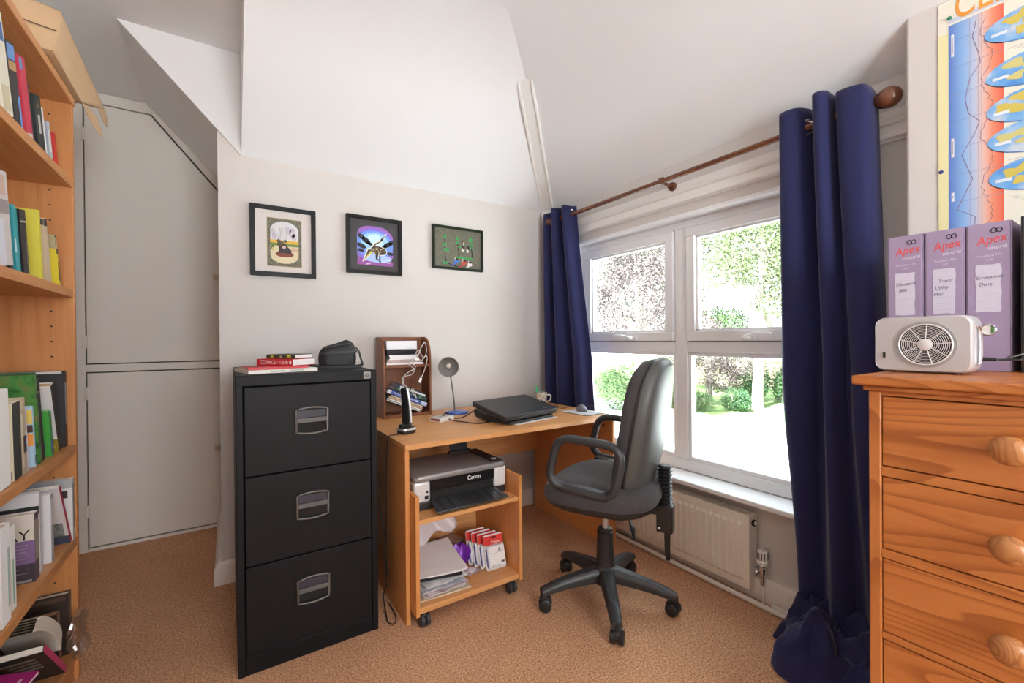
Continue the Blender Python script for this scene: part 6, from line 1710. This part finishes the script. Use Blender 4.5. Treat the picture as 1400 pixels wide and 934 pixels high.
for k in range(5):
    pr_ = spline([(-.13 + .003 * k, .004, .0), (-.08, .018, .0), (0, .026, .0), (.08, .020, .0), (.125 - .004 * k, .002, .0)], 6)
    MB().rings([[(-.112 + .112 * s_, p_.x, p_.y + .0075 * k + dz) for p_ in pr_] for s_, dz in ((0, .0072), (1.0, .0072), (1.0, 0), (0, 0))], closed_u=False, closed_v=True).build('page_block' if k < 4 else 'top_page', PAGES, t, smooth=50)
lying('hardback_book', 'thick grey hardback lying under the magenta booklet at the front', G5, (-.455, 1.50, SE + E1), .19, .15, .085, (.16, .15, .15), (.20, .19, .19), R(90), PAGES)
lying('hardback_book', 'maroon hardback lying between grey hardback and magenta booklet', G5, (-.450, 1.505, SE + .0865), .19, .15, .075, (.12, .03, .04), (.14, .03, .05), R(92), PAGES)
t = thing('paperback_book', 'magenta booklet lying askew on the front pile of the bottom shelf', 'book', (-.470, 1.545, SE + .170), 0, G5, rot=(R(4), R(5), R(-14)))
B('cover', plain((.30, .012, .13), .35), t, -.11, .035, -.10, .085, .008, .010)
B('page_block', PAGEW, t, -.108, .034, -.099, .084, .0015, .008)
B('cover', plain((.30, .012, .13), .35), t, -.11, .035, -.10, .085, 0, .0015)
B('cover_print', plain((.62, .40, .50)), t, .010, .016, -.04, .06, .010, .0104, bevel=0)
t = thing('cellophane_wrap', 'crumpled clear cellophane bag at the end of the bottom shelf', 'wrapper', (-.418, 1.985, SE + E1), 0)
rows = []
for j in range(11):
    f = j / 10
    row = []
    for i in range(24):
        a = 2 * PI * i / 24
        s_ = math.sin(PI * (.12 + .80 * f)) ** .5
        k_ = 1 + .24 * math.sin(4 * a + 6 * f) + .16 * math.sin(7 * a - 9 * f)
        row.append((.020 * s_ * k_ * math.cos(a) + .006 * math.sin(9 * f), .052 * s_ * k_ * math.sin(a) - .03 * (f - .3), .150 * f + .004 * math.sin(4 * a)))
    rows.append(row)
MB().rings([[(x, y, max(.001, z)) for x, y, z in r] for r in rows]).build('film', CLEARP, t, smooth=18)

# brown paper bag lying on top of the bookcase
def paper_bag():
    t = thing('paper_bag', 'brown paper carrier bag lying on top of the bookcase', 'bag', (-.52, 1.95, 1.9625), 0)
    o = t.location
    def face(name, q, n, m, amp, seed, back=.0014):
        # bilinear panel q = 4 corners, crumpled, edges kept straight
        rnd = random.Random(seed)
        a, b, c, d = [Vector(v) - o for v in q]
        nr = (b - a).cross(d - a).normalized()
        k1, k2, k3 = rnd.uniform(2, 4), rnd.uniform(3, 6), rnd.uniform(0, 6)
        rows = []
        for j in range(n + 1):
            v = j / n
            row = []
            for i in range(n + 1):
                u = i / n
                p_ = (a.lerp(b, u)).lerp(d.lerp(c, u), v)
                e = min(1, 5 * min(u, 1 - u, v, 1 - v))
                w_ = abs(math.sin(k1 * 3 * u + k2 * v + k3)) + .7 * abs(math.sin(k2 * 2 * u - k1 * 2.5 * v + 1)) - .8
                row.append(p_ + nr * amp * e * w_)
            rows.append(row)
        ob = MB().rings(rows, closed_u=False).build(name, m, t, smooth=24)
        ob.modifiers.new('thickness', 'SOLIDIFY').thickness = back
        return ob
    A = (-.412, 1.850, 2.137); D_ = (-.412, 1.775, 1.976); Bf = (-.412, 2.425, 2.092); Cf = (-.412, 2.075, 1.9655)
    A2 = (-.640, 1.800, 2.150); D2 = (-.640, 1.730, 1.966); B2 = (-.640, 2.40, 2.105); C2 = (-.640, 2.30, 1.966)
    M1 = tuple(a + (b - a) * .52 for a, b in zip(A, D_)); M2 = tuple(a + (b - a) * .50 for a, b in zip(A2, D2))
    face('side_panel', (D_, A, Bf, Cf), 14, KRAFT, .006, 3)
    face('base_panel', (A2, A, M1, M2), 8, KRAFT, .002, 5)
    face('base_flap', (M2, M1, D_, D2), 8, KRAFT, .002, 6)
    face('under_panel', (D2, D_, Cf, C2), 8, KRAFTD, .001, 7)
    face('top_panel', (A2, A, Bf, B2), 10, KRAFT, .005, 8)
    MB().tube([Vector(M2) - o + Vector((0, -.002, 0)), Vector(M1) - o + Vector((.001, -.002, 0))], .0014, 6).build('base_seam', plain((.12, .06, .03)), t)
    # torn mouth: a notch and a hanging pointed corner
    fl = [Vector(v) - o for v in (Cf, (-.411, 2.16, 1.985), (-.408, 2.24, 1.990), (-.402, 2.285, 1.962), (-.398, 2.300, 1.935), (-.402, 2.20, 1.925), (-.408, 2.12, 1.940))]
    MB().prism(fl, (.0014, 0, 0)).build('torn_flap', KRAFT, t)
    fl = [Vector(v) - o for v in (Bf, (-.408, 2.445, 2.060), (-.405, 2.41, 2.018), (-.408, 2.34, 2.020), (-.411, 2.30, 2.048))]
    MB().prism(fl, (.0014, 0, 0)).build('torn_flap', KRAFT, t)
    return t
paper_bag()
